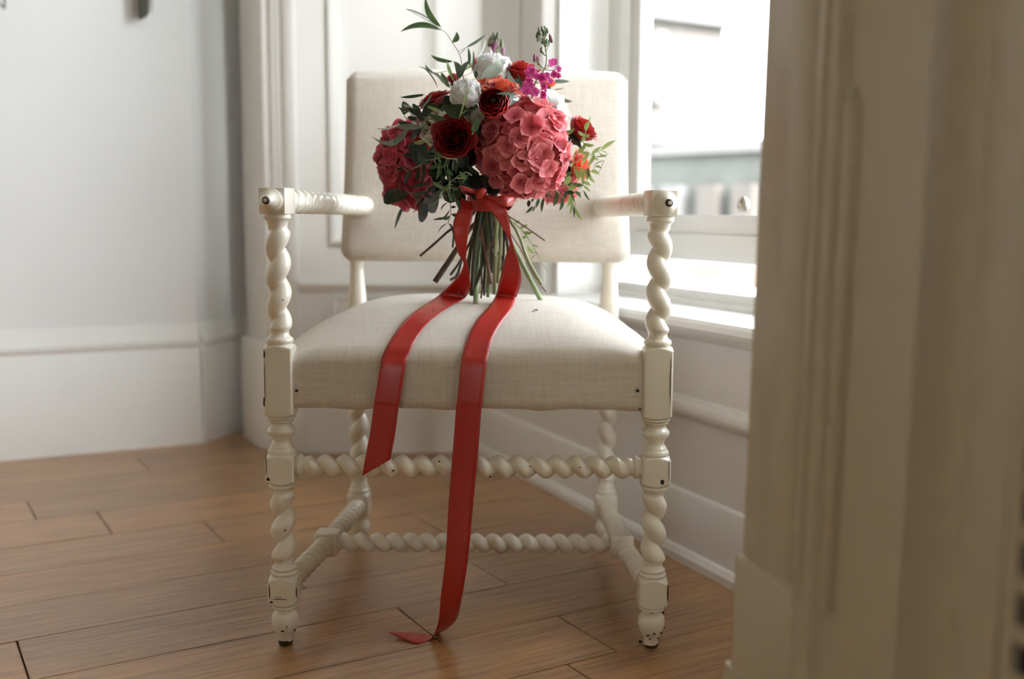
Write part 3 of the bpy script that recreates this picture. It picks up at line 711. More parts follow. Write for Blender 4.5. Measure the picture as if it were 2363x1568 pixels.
def rbox(hx, hy, hz, r, nx=16, ny=12, nz=8, ne=5):
    """rounded box as a cube grid; returns verts (Vector) and faces"""
    def axis(h, n):
        c = max(h - r, 1e-4)
        core = [-c + 2 * c * i / n for i in range(n + 1)]
        edge = [h - r + r * math.sin(PI / 2 * (i + 1) / ne) * 1.0 for i in range(ne)]
        edge = [c + r * math.tan(PI / 4 * (i + 1) / ne) for i in range(ne)]
        return [-e for e in reversed(edge)] + core + edge
    X, Y, Z = axis(hx, nx), axis(hy, ny), axis(hz, nz)
    idx = {}; V = []; F = []
    def pt(i, j, k):
        key = (i, j, k)
        if key not in idx:
            p = Vector((X[i], Y[j], Z[k])); q = Vector((max(-(hx - r), min(hx - r, p.x)), max(-(hy - r), min(hy - r, p.y)), max(-(hz - r), min(hz - r, p.z))))
            d = p - q
            if d.length > 1e-9: p = q + d.normalized() * r
            idx[key] = len(V); V.append(p)
        return idx[key]
    nX, nY, nZ = len(X) - 1, len(Y) - 1, len(Z) - 1
    for k in (0, nZ):
        for i in range(nX):
            for j in range(nY): F.append((pt(i, j, k), pt(i + 1, j, k), pt(i + 1, j + 1, k), pt(i, j + 1, k)))
    for j in (0, nY):
        for i in range(nX):
            for k in range(nZ): F.append((pt(i, j, k), pt(i + 1, j, k), pt(i + 1, j, k + 1), pt(i, j, k + 1)))
    for i in (0, nX):
        for j in range(nY):
            for k in range(nZ): F.append((pt(i, j, k), pt(i, j + 1, k), pt(i, j + 1, k + 1), pt(i, j, k + 1)))
    return V, F
# seat
SY0, SY1 = 1.531 - YF, CY + .018 - YF
SZ0, SZE, CROWN = .364, .449, .058
def seat_hw(y):
    v = (y - SY0) / (SY1 - SY0); return .288 + (.262 - .288) * v
def seat_top(x, y):
    """x, y in chair coordinates"""
    v = max(0, min(1, (y - SY0) / (SY1 - SY0))); u = max(-1, min(1, x / seat_hw(y)))
    cr = (1 - abs(u) ** 4.5) * (1 - abs(2 * v - 1) ** (3.2 if v < .5 else 4.5))
    z = SZE + CROWN * max(0, cr)
    for sx in (-1, 1):
        d = math.hypot(x - sx * HF, y - 0); z -= .012 * math.exp(-(d / .035) ** 2)
    return z
def make_seat():
    hy = (SY1 - SY0) / 2; hz = .042
    V, F = rbox(.288, hy, hz, .015, 36, 32, 6, 5)
    out = []
    for p in V:
        y = p.y + (SY0 + SY1) / 2; hw = seat_hw(y); x = p.x * hw / .288
        w_ = (p.z + hz) / (2 * hz)
        z = SZ0 + (SZE - SZ0) * w_ + (seat_top(x, y) - SZE) * (w_ ** 1.5)
        if w_ < .12: z += .0012 * math.sin(x * 46) + .0008 * math.sin(x * 91 + 1)
        nrm = noise.noise(Vector((x * 9, y * 9, z * 9))) * .0012
        out.append(Vector((x, y, z + nrm)))
    return mesh('seat', out, F, M['linen'], chair, 60)
seat = make_seat()
tag(seat, 'domed natural linen upholstered seat')
for sx, xx in ((-1, 684), (1, 1472)):
    p = at(xx, 903, 1.528) - CP
    mesh('tack', *tube([p + Vector((0, .003, 0)), p + Vector((0, -.001, 0))], [.0022, .0018], 10), M['chip'], chair, 60)
# backrest
def make_back():
    hx, hy, hz = .280, .034, .187
    V, F = rbox(hx, hy, hz, .026, 36, 6, 28, 6)
    out = []
    for p in V:
        u = p.x / hx; wz = p.z / hz
        if p.y < 0: p = p + Vector((0, -.012 * (1 - abs(u) ** 4) * (1 - abs(wz) ** 4), 0))
        x = p.x * (1 - .006 * (wz + 1)) ; x -= .004 * (1 - wz * wz) * u * 0
        x *= 1 - .010 * (1 - abs(wz) ** 2) * 1
        z = p.z + .745 + (-.006 * (abs(u) ** 6) if wz > .9 else 0)
        y = p.y + 2.062 + .088 * ((p.z + hz) / (2 * hz)) - YF
        out.append(Vector((x + (-.0525 - CX), y, z + noise.noise(Vector((x * 8, y, z * 8))) * .002)))
    return mesh('backrest', out, F, M['linen'], chair, 60)
bk = make_back(); tag(bk, 'rectangular padded linen backrest')
def chip(x, y, Y, w_, h_, seed=0):
    rnd = random.Random(seed + x * 7 + y); c = at(x, y, Y); k = Y / FPX; P_ = []
    n_ = 9
    for i in range(n_):
        a = 2 * PI * i / n_; q = rnd.uniform(.6, 1.1); P_.append(Vector((math.cos(a) * w_ * k * q / 2, -.0004, math.sin(a) * h_ * k * q / 2)))
    V = [Vector((0, -.0007, 0))] + P_ + [p_ + Vector((0, .0012, 0)) for p_ in P_]
    F = [(0, 1 + i, 1 + (i + 1) % n_) for i in range(n_)] + [(1 + i, 1 + n_ + i, 1 + n_ + (i + 1) % n_, 1 + (i + 1) % n_) for i in range(n_)]
    o = mesh('paint_chip', V, F, M['chip'], chair, 60); o.location = c - CP
for a in [(619, 1107, 1.5236, 9, 10), (614, 1075, 1.5240, 2.5, 60), (1528, 1114, 1.5236, 11, 15), (1544, 1085, 1.5240, 2.5, 62), (1477, 945, 1.5236, 6, 7), (1547, 880, 1.5238, 2.2, 120), (611, 880, 1.5238, 2.2, 130), (610, 818, 1.5236, 4, 22), (609, 930, 1.5236, 4, 26),
          (1541, 1370, 1.5240, 3, 60), (622, 1370, 1.5240, 3.5, 50), (626, 1391, 1.5236, 10, 5), (645, 1384, 1.5236, 34, 1.6), (640, 1379, 1.5236, 22, 1.2), (684, 1368, 1.5240, 2.5, 34), (1505, 1417, 1.5270, 6, 4), (1531, 1416, 1.5290, 5, 7),
          (907, 1087, 1.5287, 6, 6), (1131, 1101, 1.533, 5, 4), (1223, 1077, 1.5282, 4, 4), (1338, 1079, 1.5282, 4, 4), (658, 1225, 1.5262, 5, 5), (652, 1458, 1.5262, 10, 4), (680, 1455, 1.532, 5, 7), (662, 1448, 1.526, 3, 5), (1478, 1482, 1.531, 10, 9), (1495, 1468, 1.5265, 9, 4), (1510, 1464, 1.5262, 8, 4), (1526, 1462, 1.5290, 6, 5), (1518, 1474, 1.5268, 7, 3), (1500, 1476, 1.5266, 6, 3), (1533, 693 + 756, 1.5320, 3, 5),
          (1515, 494, 1.5255, 6, 4), (1534, 626, 1.529, 3.5, 4), (653, 693, 1.527, 4, 4)]:
    chip(*a)
# ------------------------------------------------------------------ the bouquet
def seat_hit(x, y, off=.0015):
    """where the view ray meets the seat top or its front face"""
    v = ray(x, y); O = Vector((0, 0, CH)); k = 1.40
    while k < 2.2:
        p = O + v * k; q = p - CP
        if q.y > SY0 - .004:
            zt_ = seat_top(q.x, q.y)
            vv = (q.y - SY0)
            if vv < .016: zt_ -= (.016 - vv) ** 2 / .03 + .0002
            if p.z <= zt_ + off and p.z > SZ0: return p
        k += .001
    return at(x, y, SY1 + YF)
NECK = at(1118, 474, 1.765)
bq = empty('bouquet', seat_hit(1098, 700)); BQ = bq.location.copy()
tag(bq, 'round bouquet of pink hydrangea, red roses and white peonies standing on the armchair seat', 'bouquet')
def bpart(o, parent=None):
    return o
HCX, HCY, HRX, HRY = 1125, 318, 262, 195
def surf_Y(px, py, lift=0):
    """depth of the bouquet's front surface behind a spot of the photo"""
    r2 = ((px - HCX) / HRX) ** 2 + ((py - HCY) / HRY) ** 2
    return 1.815 - .145 * math.sqrt(max(0, 1 - r2)) - lift
def bmesh_part(name, vs, fs, mat, smooth=60, parent=None, org=None, label=None):
    """part of the bouquet, world coordinates in, origin at org"""
    org = Vector(org) if org is not None else Vector(vs[0])
    o = mesh(name, [Vector(v) - org for v in vs], fs, mat, bq if parent is None else parent, smooth)
    o.location = org - (BQ if parent is None else parent['_org'])
    if label: o['label'] = label
    return o
ORG = {}
def part(name, vs, fs, mat, smooth=60, parent=None, org=None, label=None, rim=None):
    org = Vector(org) if org is not None else sum((Vector(v) for v in vs), Vector()) / len(vs)
    o = mesh(name, [Vector(v) - org for v in vs], fs, mat, bq if parent is None else parent, smooth)
    po = BQ if parent is None else ORG[parent.name]
    if rim and len(o.data.vertices) == len(rim): o.data.attributes.new('rim', 'FLOAT', 'POINT').data.foreach_set('value', rim)
    o.location = org - po; ORG[o.name] = org
    if label: o['label'] = label
    return o
def basis(ax, roll=0.0):
    ax = ax.normalized(); e1, e2 = frame_basis(ax)
    return e1 * math.cos(roll) + e2 * math.sin(roll), e2 * math.cos(roll) - e1 * math.sin(roll), ax
# ---- flowers
def cup_petal(C, B, ang, wid, prof, rag=0.0, seed=0, nu=8, nv=9, tip=.0, wave=0.0):
    """petal wrapped round axis; prof(s)->(radius, height) s in 0..1"""
    e1, e2, ax = B; V = []; F = []; RM = []
    for i in range(nu + 1):
        s = i / nu
        for j in range(nv + 1):
            t = -1 + 2 * j / nv
            edge = 1 - tip * abs(t) ** 2.2
            if rag: edge *= 1 + rag * noise.noise(Vector((t * 3.1, seed * 1.7, 0)))
            ss = s * edge
            r, h = prof(ss)
            shrink = math.sin(min(1, .25 + s * 1.2) * PI / 2)
            if s > .8: shrink *= 1 - .25 * (s - .8) / .2 * 1
            a = ang + wid * t * shrink
            wv = wave * s * s * math.sin(t * 5 + seed * 2.3) + wave * .6 * s * noise.noise(Vector((t * 2 + seed, s * 2, seed)))
            V.append(C + (e1 * math.cos(a) + e2 * math.sin(a)) * (r + wv) + ax * (h + wv * .7)); RM.append(s)
    for i in range(nu):
        for j in range(nv):
            a_ = i * (nv + 1) + j; F.append((a_, a_ + 1, a_ + nv + 2, a_ + nv + 1))
    return V, F, RM
def calyx(C, B, R, L):
    e1, e2, ax = B
    pts = [C - ax * L * 1.5, C - ax * L, C - ax * L * .6, C - ax * L * .2, C + ax * .1 * R]
    return tube(pts, [R * .10, R * .12, R * .5, R * .66, R * .45], 10)
def rose(px, py, Y, rpx, face, mat, n=26, opening=1.0, name='rose', label=None, depth=1.15, roll=None):
    C = at(px, py, Y); R = rpx / FPX * Y; B = basis(Vector(face), roll if roll is not None else random.uniform(0, 6)); ax = B[2]
    base = C - ax * R * depth * .55
    vs, fs = calyx(base, B, R, R * .5)
    core = part(name, vs, fs, M['leaf_d'], 60, None, base, label)
    a = 0
    for k in range(n):
        q = k / (n - 1); a += 2.1 if k < 8 else 2.4
        rk = R * (.10 + .86 * q ** .8); H = R * depth * (1.0 - .30 * q ** 2 * opening)
        curl = .02 + .30 * q ** 1.5 * opening
        wid = 1.5 - .55 * q
        def prof(s, rk=rk, H=H, q=q, curl=curl):
            r = rk * (.30 + .70 * math.sin(min(1, s * 1.15) * PI / 2) ** .8); h = H * (s ** 1.1)
            if s > .72: r += (s - .72) / .28 * rk * curl; h -= ((s - .72) / .28) ** 2 * R * .16 * q * opening
            return r * (1 - .10 * (1 - q) * s), h
        V, F, RM = cup_petal(base, B, a, wid, prof, .06, k + px, 8, 8, .16 * q, .018 * R * (1 + 2 * q))
        part('petal', V, F, mat, 180, core, rim=RM)
    return core
def peony(px, py, Y, rpx, face, mat, n=30, name='peony', label=None):
    C = at(px, py, Y); R = rpx / FPX * Y; B = basis(Vector(face), random.uniform(0, 6)); ax = B[2]
    base = C - ax * R * .95
    vs, fs = calyx(base, B, R, R * .3)
    core = part(name, vs, fs, M['leaf_g'], 60, None, base, label); a = 0
    for k in range(n):
        q = k / (n - 1); a += 2.4
        rk = R * (.22 + .80 * q); H = R * (1.62 - .30 * q)
        if q > .8: H *= random.uniform(.7, 1.0)
        def prof(s, rk=rk, H=H, q=q):
            r = rk * (.25 + .78 * math.sin(min(1, s * .80 + .05) * PI * .80) ** .9) ; h = H * s
            return r, h
        V, F, RM = cup_petal(base, B, a, 1.25 - .30 * q + random.uniform(-.1, .1), prof, .16, k + px * .37, 9, 12, -.06, .085 * R)
        part('petal', V, F, mat, 180, core, rim=RM)
    return core
def ranunculus(px, py, Y, rpx, face, mats, name='ranunculus', label=None):
    C = at(px, py, Y); R = rpx / FPX * Y; B = basis(Vector(face), .7); ax = B[2]
    base = C - ax * R * .9
    vs, fs = calyx(base, B, R, R * .3)
    core = part(name, vs, fs, M['leaf_d'], 60, None, base, label); a = 0; n = 54
    for k in range(n):
        q = k / (n - 1); a += 2.4
        rk = R * (.14 + .84 * q ** .9); H = R * (1.50 - .55 * q ** 1.6 + (.05 if k % 3 == 0 else 0)) * (.86 if q < .2 else 1)
        def prof(s, rk=rk, H=H, q=q):
            return rk * (.35 + .70 * math.sin(min(1, s * .9 + .02) * PI * .72)), H * s
        V, F, RM = cup_petal(base, B, a, .75 - .1 * q, prof, .05, k, 6, 6, .22, .012 * R)
        part('petal', V, F, mats[0] if q < .8 else mats[1], 180, core, rim=RM)
    vs, fs = tube([base + ax * R * .5, base + ax * R * 1.12, base + ax * R * 1.25], [R * .2, R * .2, R * .06], 12)
    part('eye', vs, fs, M['leaf_k'], 60, core)
    return core
FLM = []
def floret_mesh(seed, cupf):
    rnd = random.Random(seed); V = []; F = []
    for k in range(4):
        a0 = k * PI / 2 + rnd.uniform(-.12, .12); L = rnd.uniform(.90, 1.08); wv = rnd.uniform(-.6, .6); tilt = cupf + rnd.uniform(-.18, .22); tw = rnd.uniform(-.25, .25)
        nu, nv = 7, 6; b = len(V)
        for i in range(nu + 1):
            s = i / nu
            for j in range(nv + 1):
                t = -1 + 2 * j / nv
                wd = .80 * (math.sin(min(1, s * 1.02) ** .75 * PI * .86 + .10) ** .72 if s < .985 else .42) * L * .78
                x = s * L * (1 - .10 * abs(t) ** 2 * (s > .5) * s); x += (.05 if (abs(t) < .01 and s > .97) else 0)
                y = t * wd
                z = tilt * s ** 1.3 * .75 + (.16 + .10 * wv) * (y * y) * 1.4 - .42 * max(0, s - .55) ** 2 * (1 + wv) + tw * y * s + .05 * math.sin(5 * t + seed) * s * s + .015 * (k % 2)
                z += .05 * noise.noise(Vector((x * 3, y * 3, seed + k)))
                ca, sa = math.cos(a0), math.sin(a0); V.append((x * ca - y * sa, x * sa + y * ca, z))
        for i in range(nu):
            for j in range(nv):
                q = b + i * (nv + 1) + j; F.append((q, q + 1, q + nv + 2, q + nv + 1))
    # centre bead
    vs, fs = tube([(0, 0, -.3), (0, 0, 0), (0, 0, .06), (0, 0, .10)], [.05, .05, .08, .03], 8)
    b = len(V); V += [tuple(v) for v in vs]; F += [tuple(b + i for i in f) for f in fs]
    me = bpy.data.meshes.new('floret'); me.from_pydata(V, [], F); me.materials.append(M['pink']); me.shade_smooth(); return me
for i in range(9): FLM.append(floret_mesh(i * 3 + 1, [-.12, .1, .3, .55, .0, .2, .75, .42, .15][i]))
FLD = []
for me_ in FLM:
    c_m = me_.copy(); c_m.materials.clear(); c_m.materials.append(M['pink_shaded']); FLD.append(c_m)
def hydrangea(px, py, Y, rx, ry, rd, n, fr, label, seed, axis=(0, -1, 0)):
    rnd = random.Random(seed)
    C = at(px, py, Y); k_ = Y / FPX; RX, RY_, RD = rx * k_, ry * k_, rd * k_
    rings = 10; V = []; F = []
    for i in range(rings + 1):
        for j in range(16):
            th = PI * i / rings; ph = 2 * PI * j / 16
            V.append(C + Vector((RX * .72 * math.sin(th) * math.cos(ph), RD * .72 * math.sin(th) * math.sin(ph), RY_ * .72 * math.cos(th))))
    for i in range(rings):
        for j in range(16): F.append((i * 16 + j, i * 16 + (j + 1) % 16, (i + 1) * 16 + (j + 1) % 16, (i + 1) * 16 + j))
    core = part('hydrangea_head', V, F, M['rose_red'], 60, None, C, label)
    pts = []
    N = n
    for i in range(N):
        z = 1 - 2 * (i + .5) / N; ph = i * 2.39996; r = math.sqrt(1 - z * z)
        d = Vector((r * math.cos(ph), z if False else r * math.sin(ph), z))
        d = Vector((d.x + rnd.uniform(-.10, .10), d.y + rnd.uniform(-.1, .1), d.z + rnd.uniform(-.10, .10))).normalized()
        if d.y > .35: continue
        rr = rnd.uniform(.86, 1.02)
        p = Vector((RX * d.x, RD * d.y, RY_ * d.z)) * rr
        nn = (Vector((d.x / RX, d.y / RD, d.z / RY_)).normalized() + Vector((rnd.uniform(-.42, .42), rnd.uniform(-.3, .1), rnd.uniform(-.42, .42)))).normalized()
        o = bpy.data.objects.new('floret', (FLD if seed == 9 else FLM)[rnd.randrange(9)]); col.objects.link(o); o.parent = core
        o.location = p - nn * fr * .2; o.rotation_mode = 'QUATERNION'
        q = nn.to_track_quat('Z', 'Y'); o.rotation_quaternion = q @ Vector((0, 0, 1)).rotation_difference(Vector((0, 0, 1))) @ Matrix.Rotation(rnd.uniform(0, 6.28), 3, 'Z').to_quaternion()
        s = fr * rnd.uniform(.82, 1.18); o.scale = (s, s, s * rnd.uniform(.8, 1.2))
    return core
hydrangea(1207, 343, 1.735, 106, 110, 108, 250, .0198, 'large coral pink hydrangea head', 5)
hydrangea(948, 380, 1.80, 74, 97, 80, 210, .0185, 'pink hydrangea head with shade in its colour, half behind leaves', 9)
hydrangea(1290, 420, 1.83, 40, 45, 40, 30, .019, 'small pale pink hydrangea tuft at the back', 12)
def fc(px, py, k=1.0, up=.15):
    return Vector(((px - HCX) / HRX * k, -1, -(py - HCY) / HRY * k + up))
rose(1047, 318, 1.665, 46, (-.18, -1, .12), M['rose_red'], 30, 1.0, label='very dark red rose facing the camera', depth=1.0)
rose(1078, 345, 1.73, 52, (.5, -.6, -.5), M['rose_red'], 12, 1.1, label='dark red rose tucked behind another', depth=1.0)
rose(1122, 292, 1.74, 34, (-.1, -1, -.5), M['rose_red'], 14, 1.0, label='dark red rose in shade', depth=1.0)
rose(1000, 228, 1.735, 41, (-.45, -.25, .95), M['crimson'], 24, 1.2, label='ruffled crimson rose seen from the side', depth=.8)
peony(1074, 213, 1.695, 37, (-.15, -.55, .95), M['white'], 34, label='white peony bud')
peony(1137, 158, 1.76, 44, (0, -.35, 1), M['white'], 30, label='white peony at the top')
peony(1004, 292, 1.705, 40, (-.6, -.8, .35), M['cream'], 18, label='shaded ivory peony')
rose(1094, 268, 1.70, 26, (.1, -.9, .5), M['cream'], 18, .8, label='small cream rose', depth=1.0)
ranunculus(1139, 236, 1.655, 36, (-.05, -1, .28), (M['rose_red'], M['crimson']), label='dark red ranunculus')
rose(1158, 199, 1.70, 38, (.12, -.55, .9), M['orange'], 26, 1.2, label='orange red rose open upwards', depth=.75)
rose(1122, 190, 1.725, 32, (-.4, -.5, .9), M['orange'], 12, 1.3, label='orange rose half hidden', depth=.75)
rose(1204, 163, 1.755, 36, (.15, -.35, 1), M['crimson'], 16, .8, label='red rose turned away', depth=1.3)
rose(1108, 142, 1.83, 26, (-.5, 0, 1), M['orange'], 12, 1.2, label='red orange rose behind the top peony', depth=1.0)
rose(1046, 180, 1.80, 17, (-.1, -.2, 1), M['crimson'], 10, .8, name='rose_bud', label='small red bud', depth=1.4)
rose(1268, 188, 1.79, 20, (.4, -.2, 1), M['orange'], 10, 1.2, label='orange rose behind the stock flowers')
rose(1284, 238, 1.765, 36, (.75, -.35, .55), M['white'], 14, 1.2, label='white rose with broad open petals', depth=1.0)
rose(1300, 262, 1.755, 30, (.9, -.3, -.1), M['white'], 8, 1.3, label='white rose petals fanned to the right', depth=1.0)
rose(1345, 296, 1.775, 38, (.65, -.3, .75), M['crimson'], 22, 1.0, label='red rose on the right side', depth=1.2)
rose(1340, 385, 1.81, 34, (.8, -.5, .1), M['orange'], 18, 1.0, label='orange red rose behind the green sprigs')
# ---- stock flowers
def H2(x, y): return (1090 + x / 8.711, 60 + y / 8.711)
SFM = []
def small_flower_mesh(seed):
    rnd = random.Random(seed); V = []; F = []
    for k in range(6):
        a0 = k * PI / 3 * 1.02 + rnd.uniform(-.2, .2); L = rnd.uniform(.8, 1.05); t0 = rnd.uniform(.1, .7); b = len(V)
        for i in range(5):
            s = i / 4
            for j in range(5):
                t = -1 + j / 2; wd = .46 * math.sin(min(1, .12 + s * .80) * PI) ** .6
                x = s * L; y = t * wd; z = t0 * s ** 1.4 - .3 * max(0, s - .6) + .15 * math.sin(3 * t + k) * s + .3 * y * y
                ca, sa = math.cos(a0), math.sin(a0); V.append((x * ca - y * sa, x * sa + y * ca, z + (.2 if k > 3 else 0)))
        for i in range(4):
            for j in range(4):
                q = b + i * 5 + j; F.append((q, q + 1, q + 6, q + 5))
    me = bpy.data.meshes.new('stock_floret'); me.from_pydata(V, [], F); me.materials.append(M['magenta']); me.shade_smooth(); return me
for i in range(5): SFM.append(small_flower_mesh(40 + i))
def bud_mesh(mat):
    prof_ = [(-1, .12), (-.85, .3), (-.3, .42), (.3, .40), (.8, .22), (1, .05)]
    vs, fs = tube([(0, 0, z) for z, r in prof_], [r for z, r in prof_], 10)
    me = bpy.data.meshes.new('bud'); me.from_pydata([tuple(v) for v in vs], [], fs); me.materials.append(mat); me.shade_smooth(); return me
BG, BP = bud_mesh(M['bud']), bud_mesh(M['plum'])
def stock(stem, Y, florets, gb_, pb, k, label, sr):
    SP = [at(*H2(x, y), Y) for x, y in stem]
    P = [Vector(q) for q in spline([tuple(p) for p in SP], 18)]
    vs, fs = tube(P, [sr * (1 - .55 * i / 17) for i in range(18)], 8)
    for (x, y) in [(f[0], f[1]) for f in florets] + gb_ + pb:
        tp = at(*H2(x, y), Y); q = min(P, key=lambda a: (a - tp - Vector((0, 0, -.012))).length)
        v2, f2 = tube([q, (q + tp) / 2 + Vector((0, -.001, -.002)), tp], .0007, 5); b = len(vs); vs += v2; fs += [tuple(b + i for i in f) for f in f2]
    st = part('stock_stem', vs, fs, M['stem_g'], 60, None, P[0], label)
    rnd = random.Random(len(florets))
    for x, y, r in florets:
        p = at(*H2(x, y), Y - rnd.uniform(0, .022)); o = bpy.data.objects.new('floret', SFM[rnd.randrange(5)]); col.objects.link(o); o.parent = st; o.location = p - P[0]
        nn = Vector((rnd.uniform(-.5, .5), -1, rnd.uniform(-.5, .5))).normalized(); o.rotation_mode = 'QUATERNION'
        o.rotation_quaternion = nn.to_track_quat('Z', 'Y') @ Matrix.Rotation(rnd.uniform(0, 6), 3, 'Z').to_quaternion()
        s = r / 8.711 / FPX * Y * 1.0 ; o.scale = (s, s, s)
    for lst, me, s_ in ((gb_, BG, .0046), (pb, BP, .0062)):
        for x, y in lst:
            p = at(*H2(x, y), Y - rnd.uniform(-.006, .006)); o = bpy.data.objects.new('bud', me); col.objects.link(o); o.parent = st; o.location = p - P[0]
            o.rotation_euler = (rnd.uniform(-.4, .4), rnd.uniform(-.4, .4), 0); s = s_ * k * rnd.uniform(.85, 1.15); o.scale = (s, s, s * 1.15)
stock([(1180, 1500), (1250, 1200), (1330, 1020), (1420, 920), (1490, 740), (1480, 500), (1440, 330), (1420, 130)], 1.70,
      [(1210, 900, 125), (1400, 1040, 110), (1540, 1110, 85), (1150, 1100, 110), (1020, 1190, 95), (1080, 1310, 105), (1250, 1330, 115), (1180, 1190, 80), (1450, 1210, 85), (1440, 1390, 85), (1590, 745, 85), (1655, 715, 70), (1720, 870, 70), (1640, 985, 75), (1730, 995, 62), (1290, 1010, 80), (1110, 920, 70), (1480, 1000, 80), (1000, 1290, 70)],
      [(1340, 85), (1400, 60), (1465, 50), (1505, 90), (1350, 145), (1300, 175), (1320, 250), (1415, 305), (1445, 265), (1540, 330), (1385, 470), (1490, 310), (1430, 120), (1470, 140), (1385, 500)],
      [(1575, 250), (1330, 700), (1250, 640), (1300, 660)], 1.0, 'spike of magenta stock with green buds', .0016)
stock([(560, 900), (520, 640), (490, 500), (450, 360), (440, 250)], 1.89, [],
      [(430, 180), (380, 240), (350, 310), (480, 240), (500, 190), (400, 350), (470, 320), (580, 330), (420, 290), (595, 390), (520, 300)], [(415, 425), (480, 440), (610, 500), (345, 320), (450, 410)], 1.25, 'out of focus spike of pale stock buds', .0018)
# ---- leaves
def leaf(b, t, w, bend, colr, Yb, Yt, fold=.25, face=0.0, parent=None, name='leaf', shape=0):
    """leaf from photo spot b to t (base and tip), width w px, sideways bend as a share of length"""
    P0, P1 = at(b[0], b[1], Yb), at(t[0], t[1], Yt); L = (P1 - P0).length; d = (P1 - P0).normalized()
    view = (-(P0 - Vector((0, 0, CH)))).normalized(); side = d.cross(view).normalized(); nrm = side.cross(d).normalized()
    s2 = side * math.cos(face) + nrm * math.sin(face); n2 = s2.cross(d).normalized()
    W_ = w / FPX * Yb / max(.35, abs(math.cos(face))) * .5
    nu, nv = 9, 4; V = []; F = []
    for i in range(nu + 1):
        s = i / nu
        c = P0 + d * L * s + side * (bend * L * 4 * s * (1 - s)) + n2 * (.05 * L * math.sin(s * PI))
        if shape == 0: wd = math.sin(PI * min(1, s ** .85)) ** .75 if 0 < s < 1 else .04
        elif shape == 1: wd = math.sin(PI * s ** .95) ** .5 if 0 < s < 1 else .05
        else: wd = (math.sin(PI * s ** .62)) ** .6 if 0 < s < 1 else .05
        for j in range(nv + 1):
            tt = -1 + 2 * j / nv
            V.append(c + s2 * (tt * W_ * wd) + n2 * (fold * W_ * wd * (abs(tt) - .5)) + n2 * noise.noise(c * 60) * W_ * .25)
    for i in range(nu):
        for j in range(nv):
            q = i * (nv + 1) + j; F.append((q, q + 1, q + nv + 2, q + nv + 1))
    return part(name, V, F, M['leaf_' + colr], 180, parent)
def cv(T, x, y):
    if T == 'A': return (840 + x / 3.92, y / 3.92)
    if T == 'B': return (840 + x / 3.92, 350 + y / 3.92)
    if T == 'H1': return (850 + x / 8.711, 160 + y / 8.711)
    if T == 'H4': return (1200 + x / 5.226, 220 + y / 5.226)
    if T == 'H5': return (850 + x / 6.535, 300 + y / 6.535)
    if T == 'H6': return (950 + x / 5.6, 430 + y / 5.6)
SCL = dict(A=3.92, B=3.92, H1=8.711, H4=5.226, H5=6.535, H6=5.6)
def sprig(T, stem, leaves, matname, name, label, rad=.0008, lift=.012, Y=None):
    pts = []
    for x, y in stem:
        px, py = cv(T, x, y); pts.append(tuple(at(px, py, (Y if Y is not None else surf_Y(px, py, lift)))))
    n = max(6, len(pts) * 4)
    P = [Vector(q) for q in spline(pts, n)] if len(pts) > 2 else [Vector(pts[0]), Vector(pts[1])]
    vs, fs = tube(P, [rad * (1.2 - .6 * i / (len(P) - 1)) for i in range(len(P))], 6)
    # petioles
    for bx_, by_, tx_, ty_, w_, be, c in leaves:
        px, py = cv(T, bx_, by_); q = at(px, py, (Y if Y is not None else surf_Y(px, py, lift)))
        m_ = min(P, key=lambda a: (a - q).length)
        if .0015 < (m_ - q).length < .03:
            v2, f2 = tube([m_, q], rad * .6, 5); b = len(vs); vs += v2; fs += [tuple(b + i for i in f) for f in f2]
    st = part(name, vs, fs, M[matname], 60, None, P[0], label)
    for bx_, by_, tx_, ty_, w_, be, c in leaves:
        b_, t_ = cv(T, bx_, by_), cv(T, tx_, ty_)
        Yb = Y if Y is not None else surf_Y(*b_, lift); Yt = Y - .004 if Y is not None else surf_Y(*t_, lift + .008)
        sh = 0
        if c[-1] in '12': sh = int(c[-1]); c = c[:-1]
        leaf(b_, t_, w_ / SCL[T], be, c, Yb, Yt, random.uniform(.1, .4), random.uniform(-.35, .35) if w_ > 25 else .0, st, shape=sh)
    return st
sprig('A', [(900, 720), (885, 600), (865, 495), (800, 385), (740, 297), (700, 270), (600, 200), (380, 80)],
      [(697, 245, 556, -30, 52, -.12, 'g'), (690, 272, 330, 287, 50, .14, 'g'), (800, 385, 838, 287, 48, .18, 'g'), (868, 492, 925, 430, 6, 0, 'g'), (920, 430, 1106, 308, 24, .04, 's'), (950, 600, 942, 428, 28, .03, 'g'), (610, 185, 370, 78, 16, .05, 'p')],
      'stem_r', 'eucalyptus_sprig', 'tall eucalyptus sprig reaching the top edge', .0006, 0, 1.775)
sprig('A', [(900, 780), (820, 700), (760, 640)],
      [(805, 556, 605, 497, 36, -.08, 'g'), (815, 737, 752, 550, 32, -.03, 'l'), (855, 715, 812, 556, 62, .08, 'd'), (872, 705, 960, 547, 44, -.06, 'd'), (772, 795, 700, 653, 46, -.04, 'g'), (715, 756, 585, 662, 26, .12, 'p'), (640, 665, 560, 580, 22, -.05, 'g'), (670, 800, 485, 600, 12, .06, 'g'), (975, 655, 985, 460, 22, .02, 'd'), (1000, 560, 1096, 350, 10, .06, 'p'), (1010, 708, 1015, 640, 34, 0, 'd'), (905, 640, 980, 560, 20, .05, 'l')],
      'stem_r', 'eucalyptus_sprig', 'eucalyptus sprig left of the top peony', .0006, .006)
sprig('A', [(1062, 720), (1066, 694)], [(1064, 698, 1258, 534, 108, .06, 'o1')], 'stem_g', 'eucalyptus_sprig', 'single olive eucalyptus leaf over the top peony', .0008, .05)
sprig('A', [(1375, 790), (1370, 745)], [(1372, 745, 1310, 638, 44, -.16, 'p'), (1425, 800, 1390, 664, 24, .03, 'g')], 'stem_g', 'leaf_sprig', None, .0008, .03)
